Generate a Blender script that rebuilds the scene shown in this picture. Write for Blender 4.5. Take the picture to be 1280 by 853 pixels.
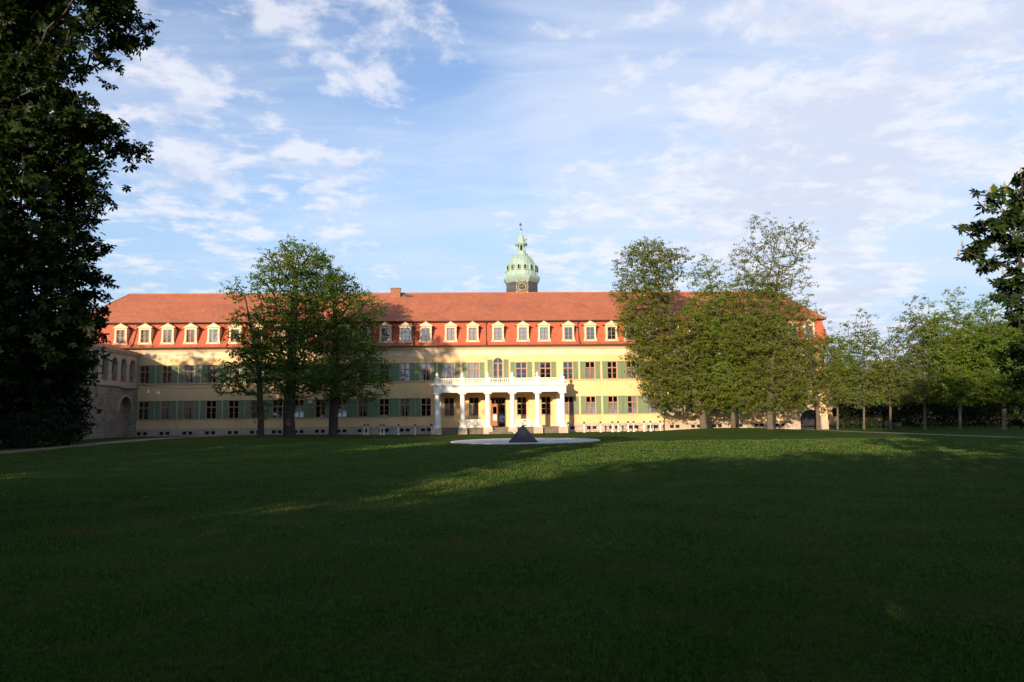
import bpy, math, random
import numpy as np
from mathutils import Vector, Matrix, Euler

R = math.radians
for o in list(bpy.data.objects): bpy.data.objects.remove(o)
scene = bpy.context.scene
col = scene.collection
random.seed(7)

# ------------------------------------------------------------------ camera
PITCH, ROLL, EYE, FPX = math.atan(92.5/900), R(-0.74), 2.2, 900.0
cam_data = bpy.data.cameras.new('camera')
cam = bpy.data.objects.new('camera', cam_data); col.objects.link(cam)
cam_data.sensor_width = 36; cam_data.lens = 36*FPX/1280
cam_data.clip_end = 3000
CM = Matrix.Rotation(math.pi/2+PITCH, 3, 'X') @ Matrix.Rotation(ROLL, 3, 'Z')
cam.matrix_world = Matrix.Translation((0, 0, EYE)) @ CM.to_4x4()
scene.camera = cam

# ------------------------------------------------------------------ world, sun, exposure
SUN_EL, SUN_AZ = 12.0, 201.0
SUN_DIR = Vector((math.cos(R(SUN_EL))*math.sin(R(SUN_AZ)), math.cos(R(SUN_EL))*math.cos(R(SUN_AZ)), math.sin(R(SUN_EL))))
SKY_STRENGTH = 0.12
scene.view_settings.view_transform = 'Standard'
scene.view_settings.look = 'None'
scene.view_settings.exposure = 0.55
scene.view_settings.gamma = 1.0

def px_dir(px, py):
    return (CM @ Vector((px-640, 426.5-py, -FPX))).normalized()
def at(px, py, Y):
    d = px_dir(px, py); return Vector((0, 0, EYE)) + d*(Y/d.y)

class Nodes:
    """small wrapper to write node trees"""
    def __init__(self, tree): self.t = tree; tree.nodes.clear()
    def n(self, kind, **kw):
        nd = self.t.nodes.new('ShaderNode'+kind)
        for k, v in kw.items(): setattr(nd, k, v)
        return nd
    def set(self, sock, v):
        if hasattr(v, 'is_output') or isinstance(v, bpy.types.NodeSocket): self.t.links.new(v, sock)
        else: sock.default_value = v
    def math(self, op, a, b=0.0, clamp=False):
        nd = self.n('Math', operation=op, use_clamp=clamp); self.set(nd.inputs[0], a); self.set(nd.inputs[1], b); return nd.outputs[0]
    def vmath(self, op, a, b=(0, 0, 0), out=0):
        nd = self.n('VectorMath', operation=op); self.set(nd.inputs[0], a); self.set(nd.inputs[1], b)
        return nd.outputs[out]
    def noise(self, vec, scale, detail=4, rough=0.55, dist=0.0):
        nd = self.n('TexNoise'); self.set(nd.inputs['Vector'], vec)
        nd.inputs['Scale'].default_value = scale; nd.inputs['Detail'].default_value = detail
        nd.inputs['Roughness'].default_value = rough; nd.inputs['Distortion'].default_value = dist
        return nd.outputs[0]
    def ramp(self, v, lo, hi, a=0.0, b=1.0, smooth=True):
        nd = self.n('MapRange'); nd.interpolation_type = 'SMOOTHSTEP' if smooth else 'LINEAR'
        self.set(nd.inputs['Value'], v); nd.inputs['From Min'].default_value = lo; nd.inputs['From Max'].default_value = hi
        nd.inputs['To Min'].default_value = a; nd.inputs['To Max'].default_value = b
        return nd.outputs[0]
    def mix(self, f, a, b, blend='MIX'):
        nd = self.n('Mix', data_type='RGBA', blend_type=blend)
        self.set(nd.inputs[0], f)
        for s, v in ((nd.inputs[6], a), (nd.inputs[7], b)):
            self.set(s, (*v, 1) if isinstance(v, tuple) and len(v) == 3 else v)
        return nd.outputs[2]

def build_world():
    w = bpy.data.worlds.new('World'); scene.world = w; w.use_nodes = True
    N = Nodes(w.node_tree)
    out = N.n('OutputWorld'); bg = N.n('Background')
    sky = N.n('TexSky', sky_type='NISHITA'); sky.sun_disc = False
    sky.sun_elevation = R(SUN_EL); sky.sun_rotation = R(SUN_AZ)
    sky.air_density = 1.0; sky.dust_density = 0.6; sky.ozone_density = 1.6
    d = N.n('TexCoord').outputs['Generated']
    sep = N.n('SeparateXYZ'); N.set(sep.inputs[0], d)
    zz = N.math('ADD', N.math('MAXIMUM', sep.outputs[2], 0.0), 0.16)
    comb = N.n('CombineXYZ')
    N.set(comb.inputs[0], N.math('DIVIDE', sep.outputs[0], zz)); N.set(comb.inputs[1], N.math('DIVIDE', sep.outputs[1], zz))
    p = comb.outputs[0]
    # where the cloud cover is thick: towards the right and in a band rising from the left
    def lobe(px, py, width, gain):
        c = N.vmath('DOT_PRODUCT', d, tuple(px_dir(px, py)), out=1)
        return N.ramp(c, math.cos(R(width)), 1.0, 0.0, gain)
    def lobes(*spec):
        t = lobe(*spec[0])
        for a in spec[1:]: t = N.math('ADD', t, lobe(*a))
        return t
    bias = lobes((1240, 170, 20, .075), (1050, 60, 14, .05), (1000, 260, 12, .10), (850, 280, 9, .06), (250, 290, 7, .05), (700, 300, 8, .06), (420, 235, 6, .09),
                 (1100, 395, 5, .13), (185, 130, 7, .06), (330, 60, 12, .035), (530, 60, 9, .04), (240, 225, 5, .05), (560, 210, 10, -.08), (1150, 345, 6, -.14), (640, 150, 7, -.04))
    vbias = lobes((900, 120, 24, .22), (800, 60, 15, .10), (300, 70, 18, .12), (1150, 200, 18, .20), (540, 250, 8, .10), (800, 230, 10, .12), (640, 190, 7, .07), (480, 330, 8, .05))
    warp = N.n('TexNoise'); N.set(warp.inputs['Vector'], p); warp.inputs['Scale'].default_value = 1.3; warp.inputs['Detail'].default_value = 3
    wv = N.vmath('SCALE', N.vmath('SUBTRACT', warp.outputs[1], (.5, .5, .5))); wv.node.inputs['Scale'].default_value = .22
    pw = N.vmath('ADD', p, wv)
    mq = N.n('Mapping'); N.set(mq.inputs['Vector'], pw); mq.inputs['Rotation'].default_value = (0, 0, R(-12)); mq.inputs['Scale'].default_value = (1.0, 1.1, 1)
    def puff(vec): return N.math('ADD', N.math('MULTIPLY', N.noise(vec, 4.6, 9, .60), .64), N.math('MULTIPLY', N.noise(vec, 13, 6, .6), .36))
    puffs = N.math('ADD', puff(mq.outputs[0]), bias)
    puff_m = N.ramp(puffs, .51, .66)
    # thin streaked veil, stretched along one wind direction
    mp = N.n('Mapping'); N.set(mp.inputs['Vector'], pw); mp.inputs['Rotation'].default_value = (0, 0, R(38)); mp.inputs['Scale'].default_value = (.6, 1.9, 1)
    veil = N.ramp(N.math('ADD', N.noise(mp.outputs[0], 1.9, 9, .62, .5), vbias), .40, 1.0, 0, .78)
    # the side of the thick parts turned away from the sun is greyer
    off = N.vmath('ADD', mq.outputs[0], (.05, -.10, 0))
    thick = N.ramp(N.math('ADD', puff(off), bias), .54, .72)
    k = 1.0/SKY_STRENGTH
    lit = (.66*k, .655*k, .70*k); grey = (.48*k, .51*k, .62*k)
    skyc = N.mix(1.0, sky.outputs[0], (SKY_GAIN[0], SKY_GAIN[1], SKY_GAIN[2]), 'MULTIPLY')
    pale = N.ramp(sep.outputs[2], 0.02, .44, 1.0, 0.0)
    skyc = N.mix(pale, skyc, (.31*k, .44*k, .60*k))
    c1 = N.mix(veil, skyc, (.52*k, .575*k, .68*k))
    c2 = N.mix(N.math('MULTIPLY', puff_m, .70), c1, N.mix(thick, lit, grey))
    N.set(bg.inputs[0], c2); bg.inputs[1].default_value = SKY_STRENGTH
    w.node_tree.links.new(bg.outputs[0], out.inputs[0])
SKY_GAIN = (1.30, 1.26, 1.40)
build_world()

sun_data = bpy.data.lights.new('sun', 'SUN'); sun = bpy.data.objects.new('sun', sun_data); col.objects.link(sun)
sun_data.energy = 5.0; sun_data.angle = R(0.5); sun_data.color = (1.0, 0.80, 0.57)
sun.rotation_euler = SUN_DIR.to_track_quat('Z', 'Y').to_euler()

# ------------------------------------------------------------------ materials
MATS = {}
def mat(name, base, rough=.8, var=.12, scale=1.5, fine=0.0, fine_scale=20, bump=0.0, bump_scale=30, spec=.3, metal=0.0, tint=None, tint_scale=.35, tint_amt=.5, rows=0.0, rows_amt=.2, streak=0.0):
    m = bpy.data.materials.new(name); m.use_nodes = True
    N = Nodes(m.node_tree); out = N.n('OutputMaterial'); b = N.n('BsdfPrincipled')
    m.node_tree.links.new(b.outputs[0], out.inputs[0])
    pos = N.n('TexCoord').outputs['Object']
    c = tuple(base)
    dk = tuple(x*(1-var) for x in base); lt = tuple(min(1, x*(1+var)) for x in base)
    cc = N.mix(N.ramp(N.noise(pos, scale, 6, .6), .3, .7), dk, lt)
    if tint: cc = N.mix(N.math('MULTIPLY', N.ramp(N.noise(pos, tint_scale, 5, .65, .4), .48, .70), tint_amt), cc, tuple(tint))
    if fine:
        cc = N.mix(N.ramp(N.noise(pos, fine_scale, 3, .7), .35, .65, fine, 0.0), cc, tuple(x*.45 for x in base))
    if streak:
        mp = N.n('Mapping'); N.set(mp.inputs['Vector'], pos); mp.inputs['Scale'].default_value = (1, 1, .10)
        cc = N.mix(N.ramp(N.noise(mp.outputs[0], 1.7, 6, .7), .50, .78, 0, streak), cc, tuple(x*.62 for x in base))
    if rows:
        sp = N.n('SeparateXYZ'); N.set(sp.inputs[0], pos)
        br = N.n('TexBrick'); cb = N.n('CombineXYZ')
        N.set(cb.inputs[0], N.math('ADD', sp.outputs[0], sp.outputs[1])); N.set(cb.inputs[1], sp.outputs[2])
        N.set(br.inputs['Vector'], cb.outputs[0]); br.inputs['Scale'].default_value = 1.0
        br.inputs['Brick Width'].default_value = rows*1.7; br.inputs['Row Height'].default_value = rows
        br.inputs['Mortar Size'].default_value = rows*.09; br.inputs['Mortar Smooth'].default_value = .6
        br.inputs['Color1'].default_value = (1, 1, 1, 1); br.inputs['Color2'].default_value = (1-rows_amt,)*3+(1,)
        br.inputs['Mortar'].default_value = (1-rows_amt*1.8,)*3+(1,)
        cc = N.mix(1.0, cc, br.outputs[0], 'MULTIPLY')
    N.set(b.inputs['Base Color'], cc)
    b.inputs['Roughness'].default_value = rough; b.inputs['Metallic'].default_value = metal
    b.inputs['Specular IOR Level'].default_value = spec
    if bump:
        bp = N.n('Bump'); bp.inputs['Strength'].default_value = bump; bp.inputs['Distance'].default_value = .03
        N.set(bp.inputs['Height'], N.noise(pos, bump_scale, 4, .6)); N.set(b.inputs['Normal'], bp.outputs[0])
    MATS[name] = m; return m

def leaf_mat(name, base, warm, trans=.35, var=.35):
    m = bpy.data.materials.new(name); m.use_nodes = True
    N = Nodes(m.node_tree); out = N.n('OutputMaterial')
    g = N.n('NewGeometry'); rnd = g.outputs['Random Per Island']
    pos = N.n('TexCoord').outputs['Object']
    c = N.mix(rnd, tuple(x*(1-var) for x in base), tuple(x*(1+var) for x in base))
    c = N.mix(N.ramp(N.noise(pos, .55, 4, .6), .42, .66), c, tuple(warm))
    d = N.n('BsdfDiffuse'); N.set(d.inputs[0], c); d.inputs[1].default_value = .6
    t = N.n('BsdfTranslucent'); N.set(t.inputs[0], N.mix(1.0, c, (1.1, 1.15, .6), 'MULTIPLY'))
    mx = N.n('MixShader'); mx.inputs[0].default_value = trans
    m.node_tree.links.new(d.outputs[0], mx.inputs[1]); m.node_tree.links.new(t.outputs[0], mx.inputs[2])
    gl = N.n('BsdfGlossy'); gl.inputs[1].default_value = .45; gl.inputs[0].default_value = (.7, .75, .8, 1)
    mx2 = N.n('MixShader'); mx2.inputs[0].default_value = .015
    m.node_tree.links.new(mx.outputs[0], mx2.inputs[1]); m.node_tree.links.new(gl.outputs[0], mx2.inputs[2])
    m.node_tree.links.new(mx2.outputs[0], out.inputs[0]); MATS[name] = m; return m

def glass_mat(name, tint, refl):
    m = bpy.data.materials.new(name); m.use_nodes = True
    N = Nodes(m.node_tree); out = N.n('OutputMaterial')
    t = N.n('BsdfTransparent'); t.inputs[0].default_value = (*tint, 1)
    g = N.n('BsdfGlossy'); g.inputs[1].default_value = .03; g.inputs[0].default_value = (.95, .95, .95, 1)
    bp = N.n('Bump'); bp.inputs['Strength'].default_value = .12; bp.inputs['Distance'].default_value = .02
    N.set(bp.inputs['Height'], N.noise(N.n('NewGeometry').outputs['Position'], 1.1, 2, .5)); N.set(g.inputs['Normal'], bp.outputs[0])
    mx = N.n('MixShader'); mx.inputs[0].default_value = refl
    m.node_tree.links.new(t.outputs[0], mx.inputs[1]); m.node_tree.links.new(g.outputs[0], mx.inputs[2])
    m.node_tree.links.new(mx.outputs[0], out.inputs[0]); MATS[name] = m; return m

mat('yellow_plaster', (.75, .51, .25), .9, .05, .5, tint=(.60, .37, .17), tint_scale=.22, tint_amt=.45, bump=.15, streak=.35)
mat('cream_paint', (.74, .54, .34), .8, .05, .8)
mat('frieze_white', (.74, .55, .38), .85, .05, .4, tint=(.66, .47, .26), tint_scale=.3, tint_amt=.5)
mat('white_paint', (.80, .77, .70), .7, .04, 1.2, tint=(.62, .55, .48), tint_scale=.8, tint_amt=.35)
mat('plinth_stone', (.50, .38, .29), .9, .14, 1.2, tint=(.34, .27, .22), tint_scale=.6, tint_amt=.6, bump=.3)
mat('grey_stone', (.38, .32, .245), .92, .22, 1.4, fine=.4, fine_scale=5, bump=.5, bump_scale=8, tint=(.18, .15, .12), tint_scale=.5, tint_amt=.6, rows=.42, rows_amt=.22)
mat('pale_stone', (.44, .37, .29), .9, .15, 1.5, bump=.3, bump_scale=10)
mat('step_stone', (.15, .12, .09), .9, .2, 2.0, bump=.3)
mat('loggia_plaster', (.36, .25, .19), .9, .15, 1.0)
mat('roof_lower', (.50, .128, .068), .85, .10, .5, fine=.25, fine_scale=7, tint=(.36, .085, .05), tint_scale=.5, tint_amt=.6, rows=.17, rows_amt=.14)
mat('roof_upper', (.50, .165, .085), .88, .08, .6, fine=.22, fine_scale=6, tint=(.33, .12, .075), tint_scale=.3, tint_amt=.75, rows=.17, rows_amt=.2, streak=.35)
mat('dark_roof', (.07, .065, .06), .8)
mat('gutter_metal', (.045, .035, .028), .6, .1)
mat('shutter_green', (.185, .235, .135), .75, .10, .6, tint=(.20, .23, .13), tint_scale=.3)
mat('window_wood', (.36, .19, .13), .6, .1)
mat('door_wood', (.32, .13, .05), .5, .15, 3)
mat('dark_interior', (.020, .016, .013), .95, .3)  # near-black, stands in for unlit depth behind windows and openings
mat('curtain_cloth', (.62, .58, .54), .95, .06)
mat('paper_white', (.72, .70, .68), .8, .03)
mat('brick_red', (.36, .16, .10), .9, .15, 3, rows=.08, rows_amt=.3)
mat('patina_copper', (.31, .42, .36), .65, .10, .8, tint=(.22, .35, .28), tint_scale=.6, tint_amt=.6)
mat('slate_grey', (.095, .095, .108), .8, .2, 1.4, rows=.25, rows_amt=.3)
mat('gilding', (.50, .41, .24), .45, .08, metal=.3)
mat('dark_metal', (.03, .03, .032), .5, .1)
mat('basalt', (.030, .030, .042), .55, .15, 3, bump=.2)
mat('disc_stone', (.60, .57, .56), .9, .08, 1.5, fine=.25, fine_scale=14)
mat('gravel', (.27, .22, .16), .95, .15, 1.2, fine=.45, fine_scale=30, bump=.5, bump_scale=40, tint=(.20, .17, .12))
mat('bench_wood', (.035, .028, .022), .7, .2, 3)
mat('bark_grey', (.100, .082, .062), .95, .30, 2.5, fine=.5, fine_scale=9, bump=.8, bump_scale=9)
mat('bark_pale', (.125, .100, .070), .95, .25, 2.5, fine=.4, fine_scale=9, bump=.6, bump_scale=9)
mat('bark_dark', (.045, .036, .028), .95, .30, 2.5, bump=.8, bump_scale=9)
mat('lamp_white', (.75, .75, .72), .5, .02)
mat('ochre_plaster', (.62, .42, .20), .9, .08, .5)
mat('candle_bloom', (.40, .34, .27), .9, .1)
glass_mat('window_glass', (.80, .83, .82), .14)
glass_mat('dormer_glass', (.85, .87, .88), .20)
leaf_mat('leaf_linden', (0.082, 0.155, 0.014), (0.125, 0.155, 0.018), .40, .22)
leaf_mat('leaf_olive', (0.130, 0.148, 0.019), (0.105, 0.142, 0.017), .40, .22)
leaf_mat('leaf_bright', (0.105, 0.175, 0.015), (0.14, 0.175, 0.02), .40, .22)
leaf_mat('leaf_grey', (0.125, 0.155, 0.045), (0.105, 0.145, 0.03), .40, .22)
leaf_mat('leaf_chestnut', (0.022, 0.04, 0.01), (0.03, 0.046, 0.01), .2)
leaf_mat('leaf_dark', (0.017, 0.028, 0.009), (0.024, 0.032, 0.01), .15)

# ------------------------------------------------------------------ mesh helpers
class MB:
    def __init__(self): self.v = []; self.f = []; self.mi = []; self.cur = 0
    def add(self, vs, fs):
        b = len(self.v); self.v += [tuple(p) for p in vs]
        for f in fs: self.f.append([b+i for i in f]); self.mi.append(self.cur)
        return self
    def box(self, x0, x1, y0, y1, z0, z1):
        return self.add([(x0, y0, z0), (x1, y0, z0), (x1, y1, z0), (x0, y1, z0), (x0, y0, z1), (x1, y0, z1), (x1, y1, z1), (x0, y1, z1)],
                        [(0, 3, 2, 1), (4, 5, 6, 7), (0, 1, 5, 4), (1, 2, 6, 5), (2, 3, 7, 6), (3, 0, 4, 7)])
    def prism(self, pts, y0, y1):
        """polygon in x,z (seen from -y, counter-clockwise) extruded from y0 to y1"""
        n = len(pts)
        vs = [(x, y0, z) for x, z in pts]+[(x, y1, z) for x, z in pts]
        fs = [tuple(range(n)), tuple(range(2*n-1, n-1, -1))]
        fs += [(i, i+n, (i+1) % n+n, (i+1) % n) for i in range(n)]
        return self.add(vs, fs)
    def profile_x(self, pts, x0, x1):
        """polygon in y,z extruded along x"""
        n = len(pts)
        vs = [(x0, y, z) for y, z in pts]+[(x1, y, z) for y, z in pts]
        fs = [tuple(range(n))[::-1], tuple(range(n, 2*n))]
        fs += [(i, (i+1) % n, (i+1) % n+n, i+n) for i in range(n)]
        return self.add(vs, fs)
    def tube(self, a, b, r0, r1=None, n=8, caps=True):
        a, b = Vector(a), Vector(b); r1 = r0 if r1 is None else r1
        q = (b-a).to_track_quat('Z', 'Y')
        vs = []
        for c, r in ((a, r0), (b, r1)):
            for i in range(n):
                t = 2*math.pi*i/n; vs.append(c+q @ Vector((r*math.cos(t), r*math.sin(t), 0)))
        fs = [(i, (i+1) % n, (i+1) % n+n, i+n) for i in range(n)]
        if caps: fs += [tuple(range(n))[::-1], tuple(range(n, 2*n))]
        return self.add(vs, fs)
    def lathe(self, prof, n=16, c=(0, 0), rot=0.0, cap=True):
        vs = []
        for r, z in prof:
            for i in range(n):
                t = 2*math.pi*i/n+rot; vs.append((c[0]+r*math.cos(t), c[1]+r*math.sin(t), z))
        fs = []
        for k in range(len(prof)-1):
            for i in range(n):
                j = (i+1) % n; fs.append((k*n+i, k*n+j, (k+1)*n+j, (k+1)*n+i))
        if cap: fs += [tuple(range(n))[::-1], tuple(range((len(prof)-1)*n, len(prof)*n))]
        return self.add(vs, fs)
    def holes(self, x0, x1, z0, z1, hs, y, reveal):
        """a wall sheet facing -y with real rectangular openings and their reveals"""
        xs = sorted({x0, x1, *[h[0] for h in hs], *[h[1] for h in hs]}); zs = sorted({z0, z1, *[h[2] for h in hs], *[h[3] for h in hs]})
        for i in range(len(xs)-1):
            for k in range(len(zs)-1):
                cx, cz = (xs[i]+xs[i+1])/2, (zs[k]+zs[k+1])/2
                if any(h[0] < cx < h[1] and h[2] < cz < h[3] for h in hs): continue
                self.add([(xs[i], y, zs[k]), (xs[i+1], y, zs[k]), (xs[i+1], y, zs[k+1]), (xs[i], y, zs[k+1])], [(0, 1, 2, 3)])
        for a, b, c, d in hs:
            e = y+reveal
            self.add([(a, y, c), (b, y, c), (b, y, d), (a, y, d), (a, e, c), (b, e, c), (b, e, d), (a, e, d)],
                     [(0, 4, 5, 1), (1, 5, 6, 2), (2, 6, 7, 3), (3, 7, 4, 0)])
        return self
    def mesh(self, name, mats, smooth=False):
        me = bpy.data.meshes.new(name); me.from_pydata(self.v, [], self.f)
        for m in (mats if isinstance(mats, (list, tuple)) else [mats]): me.materials.append(MATS[m])
        me.polygons.foreach_set('material_index', self.mi)
        if smooth: me.polygons.foreach_set('use_smooth', [True]*len(self.f))
        me.update(); return me
    def build(self, name, mats, parent=None, loc=None, smooth=False, label=None):
        return link(name, self.mesh(name, mats, smooth), parent, loc, label)

def link(name, mesh, parent=None, loc=None, label=None):
    o = bpy.data.objects.new(name, mesh); col.objects.link(o)
    if parent: o.parent = parent
    if loc is not None: o.location = loc
    if label: o['label'] = label
    return o
def tag(o, label=None, cat=None, group=None, kind=None):
    if label: o['label'] = label
    if cat: o['category'] = cat
    if group: o['group'] = group
    if kind: o['kind'] = kind
    return o
def empty(name, loc, rz=0.0, label=None, cat=None, group=None):
    o = bpy.data.objects.new(name, None); col.objects.link(o); o.location = loc; o.rotation_euler = (0, 0, rz)
    o.empty_display_size = .3
    return tag(o, label, cat, group)

# ------------------------------------------------------------------ ground
def sstep(a, b, x):
    t = np.clip((x-a)/(b-a), 0, 1); return t*t*(3-2*t)
def ground_z(x, y):
    x = np.asarray(x, float); y = np.asarray(y, float)
    z = .25*sstep(-12, -28, x)*sstep(45, 72, y)*sstep(140, 110, y)
    z = z + .36*np.exp(-((x-22.5)/6)**2-((y-84)/2.6)**2) + .22*np.exp(-((x-29)/5)**2-((y-83)/3)**2)
    z = z - .12*sstep(30, 42, x)*sstep(40, 60, y)
    z = z + .05*np.sin(x*.31+1.2)*np.sin(y*.23)*sstep(50, 30, y)
    return z
def gz(x, y): return float(ground_z(x, y))

def sheet(name, xs, ys, mats, lift=0.0, keep=None):
    X, Y = np.meshgrid(xs, ys); Z = ground_z(X, Y)+lift
    nx, ny = len(xs), len(ys); vs = np.stack([X.ravel(), Y.ravel(), Z.ravel()], 1)
    fs = [(j*nx+i, j*nx+i+1, (j+1)*nx+i+1, (j+1)*nx+i) for j in range(ny-1) for i in range(nx-1)]
    me = bpy.data.meshes.new(name); me.from_pydata(vs.tolist(), [], fs); me.materials.append(mats)
    me.polygons.foreach_set('use_smooth', [True]*len(fs)); me.update()
    return link(name, me)

def lawn_mat():
    m = bpy.data.materials.new('lawn'); m.use_nodes = True
    N = Nodes(m.node_tree); out = N.n('OutputMaterial'); b = N.n('BsdfPrincipled'); m.node_tree.links.new(b.outputs[0], out.inputs[0])
    pos = N.n('TexCoord').outputs['Object']
    mp = N.n('Mapping'); N.set(mp.inputs['Vector'], pos); mp.inputs['Rotation'].default_value = (0, 0, R(-8)); mp.inputs['Scale'].default_value = (.35, 1.0, 1)
    c = N.mix(N.ramp(N.noise(pos, .22, 5, .6), .35, .68), (.046, .100, .010), (.084, .136, .018))
    c = N.mix(N.ramp(N.noise(mp.outputs[0], .9, 6, .65, .3), .50, .70, 0, .75), c, (.126, .142, .034))
    c = N.mix(N.ramp(N.noise(mp.outputs[0], .45, 5, .6, .5), .54, .70, 0, .8), c, (.150, .116, .046))
    c = N.mix(N.ramp(N.noise(pos, 9, 5, .7), .42, .60, .6, 0.0), c, (.018, .036, .007))
    c = N.mix(N.ramp(N.noise(pos, 60, 3, .7), .35, .6, .5, 0.0), c, (.016, .032, .006))
    N.set(b.inputs['Base Color'], c); b.inputs['Roughness'].default_value = 1.0; b.inputs['Specular IOR Level'].default_value = .05
    bp = N.n('Bump'); bp.inputs['Strength'].default_value = .9; bp.inputs['Distance'].default_value = .06
    h = N.math('ADD', N.noise(pos, 55, 4, .7), N.math('MULTIPLY', N.noise(pos, 5, 4, .6), .8)); N.set(bp.inputs['Height'], h)
    N.set(b.inputs['Normal'], bp.outputs[0]); MATS['lawn'] = m; return m
lawn_mat()
xs = np.concatenate([np.linspace(-600, -70, 12), np.linspace(-64, 64, 129), np.linspace(70, 600, 12)])
ys = np.concatenate([np.linspace(-200, -10, 12), np.linspace(-6, 110, 117), np.linspace(125, 900, 14)])
tag(sheet('lawn', xs, ys, MATS['lawn']), kind='structure')

def ribbon(name, pts, widths, m, lift):
    """a path laid on the ground along a centre line"""
    P = [Vector((x, y, 0)) for x, y in pts]; vs = []; fs = []
    dense = []
    for i in range(len(P)-1):
        k = max(2, int((P[i+1]-P[i]).length/1.5))
        for j in range(k): t = j/k; dense.append((P[i].lerp(P[i+1], t), widths[i]*(1-t)+widths[i+1]*t))
    dense.append((P[-1], widths[-1])); rr = random.Random(3); n = len(dense)
    for i, (c, w) in enumerate(dense):
        t = (dense[min(i+1, n-1)][0]-dense[max(i-1, 0)][0]).normalized(); s = Vector((-t.y, t.x, 0))
        for k in range(5):
            q = c+s*((k/4-.5)*w+rr.uniform(-.06, .06)); vs.append((q.x, q.y, gz(q.x, q.y)+lift))
    fs = [(i*5+k+1, i*5+k, i*5+5+k, i*5+6+k) for i in range(n-1) for k in range(4)]
    me = bpy.data.meshes.new(name); me.from_pydata(vs, [], fs); me.materials.append(MATS[m]); me.update()
    return tag(link(name, me), kind='structure')
A = R(3.1)
PU, PN = Vector((math.cos(A), math.sin(A), 0)), Vector((-math.sin(A), math.cos(A), 0))
def pal(x, d, z=0.0): return Vector((0, 90, z))+PU*x+PN*d          # palace frame to world
def pal2(x, d): q = pal(x, d); return (q.x, q.y)
ribbon('left_path', [(-38, -10), (-36.5, 30), (-36.2, 50), (-36.0, 66), (-36.5, 76), pal2(-34, -4.5)], [2.8, 2.8, 2.8, 2.8, 3.2, 3.0], 'gravel', .012)
ribbon('front_path', [pal2(-46, -2.6), pal2(-20, -2.4), pal2(-10, -2.2)], [3.4, 2.4, 1.6], 'gravel', .008)
ribbon('right_path', [(41, -10), (41, 40), (40.4, 57), (38.6, 70), (36.6, 80), (36.2, 86), pal2(37.8, -1.0)], [1.7, 1.7, 1.7, 1.8, 2.2, 2.6, 2.6], 'gravel', .012)

# grass blades standing in the lawn in front of the camera
def grass(n=420000, seed=5):
    rg = np.random.default_rng(seed)
    u = rg.random(n); y = 3.2*(58/3.2)**u                     # as many per metre of picture, not of ground
    x = (rg.random(n)*2-1)*(y*.80+2.5)
    z = ground_z(x, y)
    h = (.020+.028*rg.random(n))*(1+.008*y)*(0.7+.6*(np.sin(x*1.7)*np.sin(y*1.3)*.5+.5))
    wd = (.0042+.0005*y)*(0.6+.8*rg.random(n))
    a = rg.random(n)*2*np.pi; lean = .6*rg.random(n)*h; la = rg.random(n)*2*np.pi
    V = np.empty((n, 3, 3))
    V[:, 0] = np.stack([x-np.cos(a)*wd, y-np.sin(a)*wd, z-.004], 1)
    V[:, 1] = np.stack([x+np.cos(a)*wd, y+np.sin(a)*wd, z-.004], 1)
    V[:, 2] = np.stack([x+np.cos(la)*lean, y+np.sin(la)*lean, z+h], 1)
    return V.reshape(-1, 3), 3
def raw_mesh(name, V, k, matname, smooth=False):
    n = len(V)//k; me = bpy.data.meshes.new(name)
    me.vertices.add(len(V)); me.vertices.foreach_set('co', np.ascontiguousarray(V, dtype=np.float32).ravel())
    me.loops.add(n*k); me.loops.foreach_set('vertex_index', np.arange(n*k, dtype=np.int32))
    me.polygons.add(n); me.polygons.foreach_set('loop_start', np.arange(0, n*k, k, dtype=np.int32))
    try: me.polygons.foreach_set('loop_total', np.full(n, k, dtype=np.int32))
    except Exception: pass
    me.materials.append(MATS[matname]); me.update(calc_edges=True); me.validate(); return me
leaf_mat('grass_blade', (.050, .112, .011), (.112, .126, .030), .2, .6)
tag(link('grass', raw_mesh('grass', *grass(), 'grass_blade')), 'short mown grass of the shaded lawn', 'grass', kind='stuff')

# ------------------------------------------------------------------ trees
def blob(px, py, rx, ry, Y, dep=None, dens=1.0):
    c = at(px, py, Y); s = Y/FPX*1.02
    return (c, rx*s, (dep if dep else rx*s*.9), ry*s, dens)

def unit(a): return a/np.maximum(np.linalg.norm(a, axis=1), 1e-6)[:, None]
def leaves_diamond(P, size, rg, flat=.15, face=None, loose=.45):
    n = len(P)
    nn = rg.normal(size=(n, 3)); nn[:, 2] += flat
    if face is not None: nn = unit(face)+nn*loose
    nn = unit(nn); t = unit(np.cross(nn, rg.normal(size=(n, 3))))
    b = np.cross(nn, t); s = size*(.6+.8*rg.random(n))[:, None]
    V = np.stack([P-t*s*.5, P+b*s*.34+nn*s*.10, P+t*s*.5, P-b*s*.34+nn*s*.10], 1)
    return V.reshape(-1, 3)
def leaves_palm(P, size, rg, k=6):
    """hand-shaped leaves: k leaflets, each a drooping diamond of its own"""
    n = len(P); out = []
    ax = rg.normal(size=(n, 3))*.55; ax[:, 2] += .8; ax /= np.linalg.norm(ax, axis=1)[:, None]
    r = rg.normal(size=(n, 3)); e1 = np.cross(ax, r); e1 /= np.linalg.norm(e1, axis=1)[:, None]; e2 = np.cross(ax, e1)
    s = size*(.65+.7*rg.random(n))[:, None]
    for i in range(k):
        th = -2.2+4.4*i/(k-1); L = (.55+.45*math.cos(th*.6))
        d = e1*math.cos(th)+e2*math.sin(th); w = np.cross(ax, d)
        out.append(np.stack([P, P+d*s*L*.62+w*s*.20-ax*s*.05, P+d*s*L-ax*s*.28, P+d*s*L*.62-w*s*.20-ax*s*.05], 1))
    return np.stack(out, 1).reshape(-1, 3)

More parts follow.
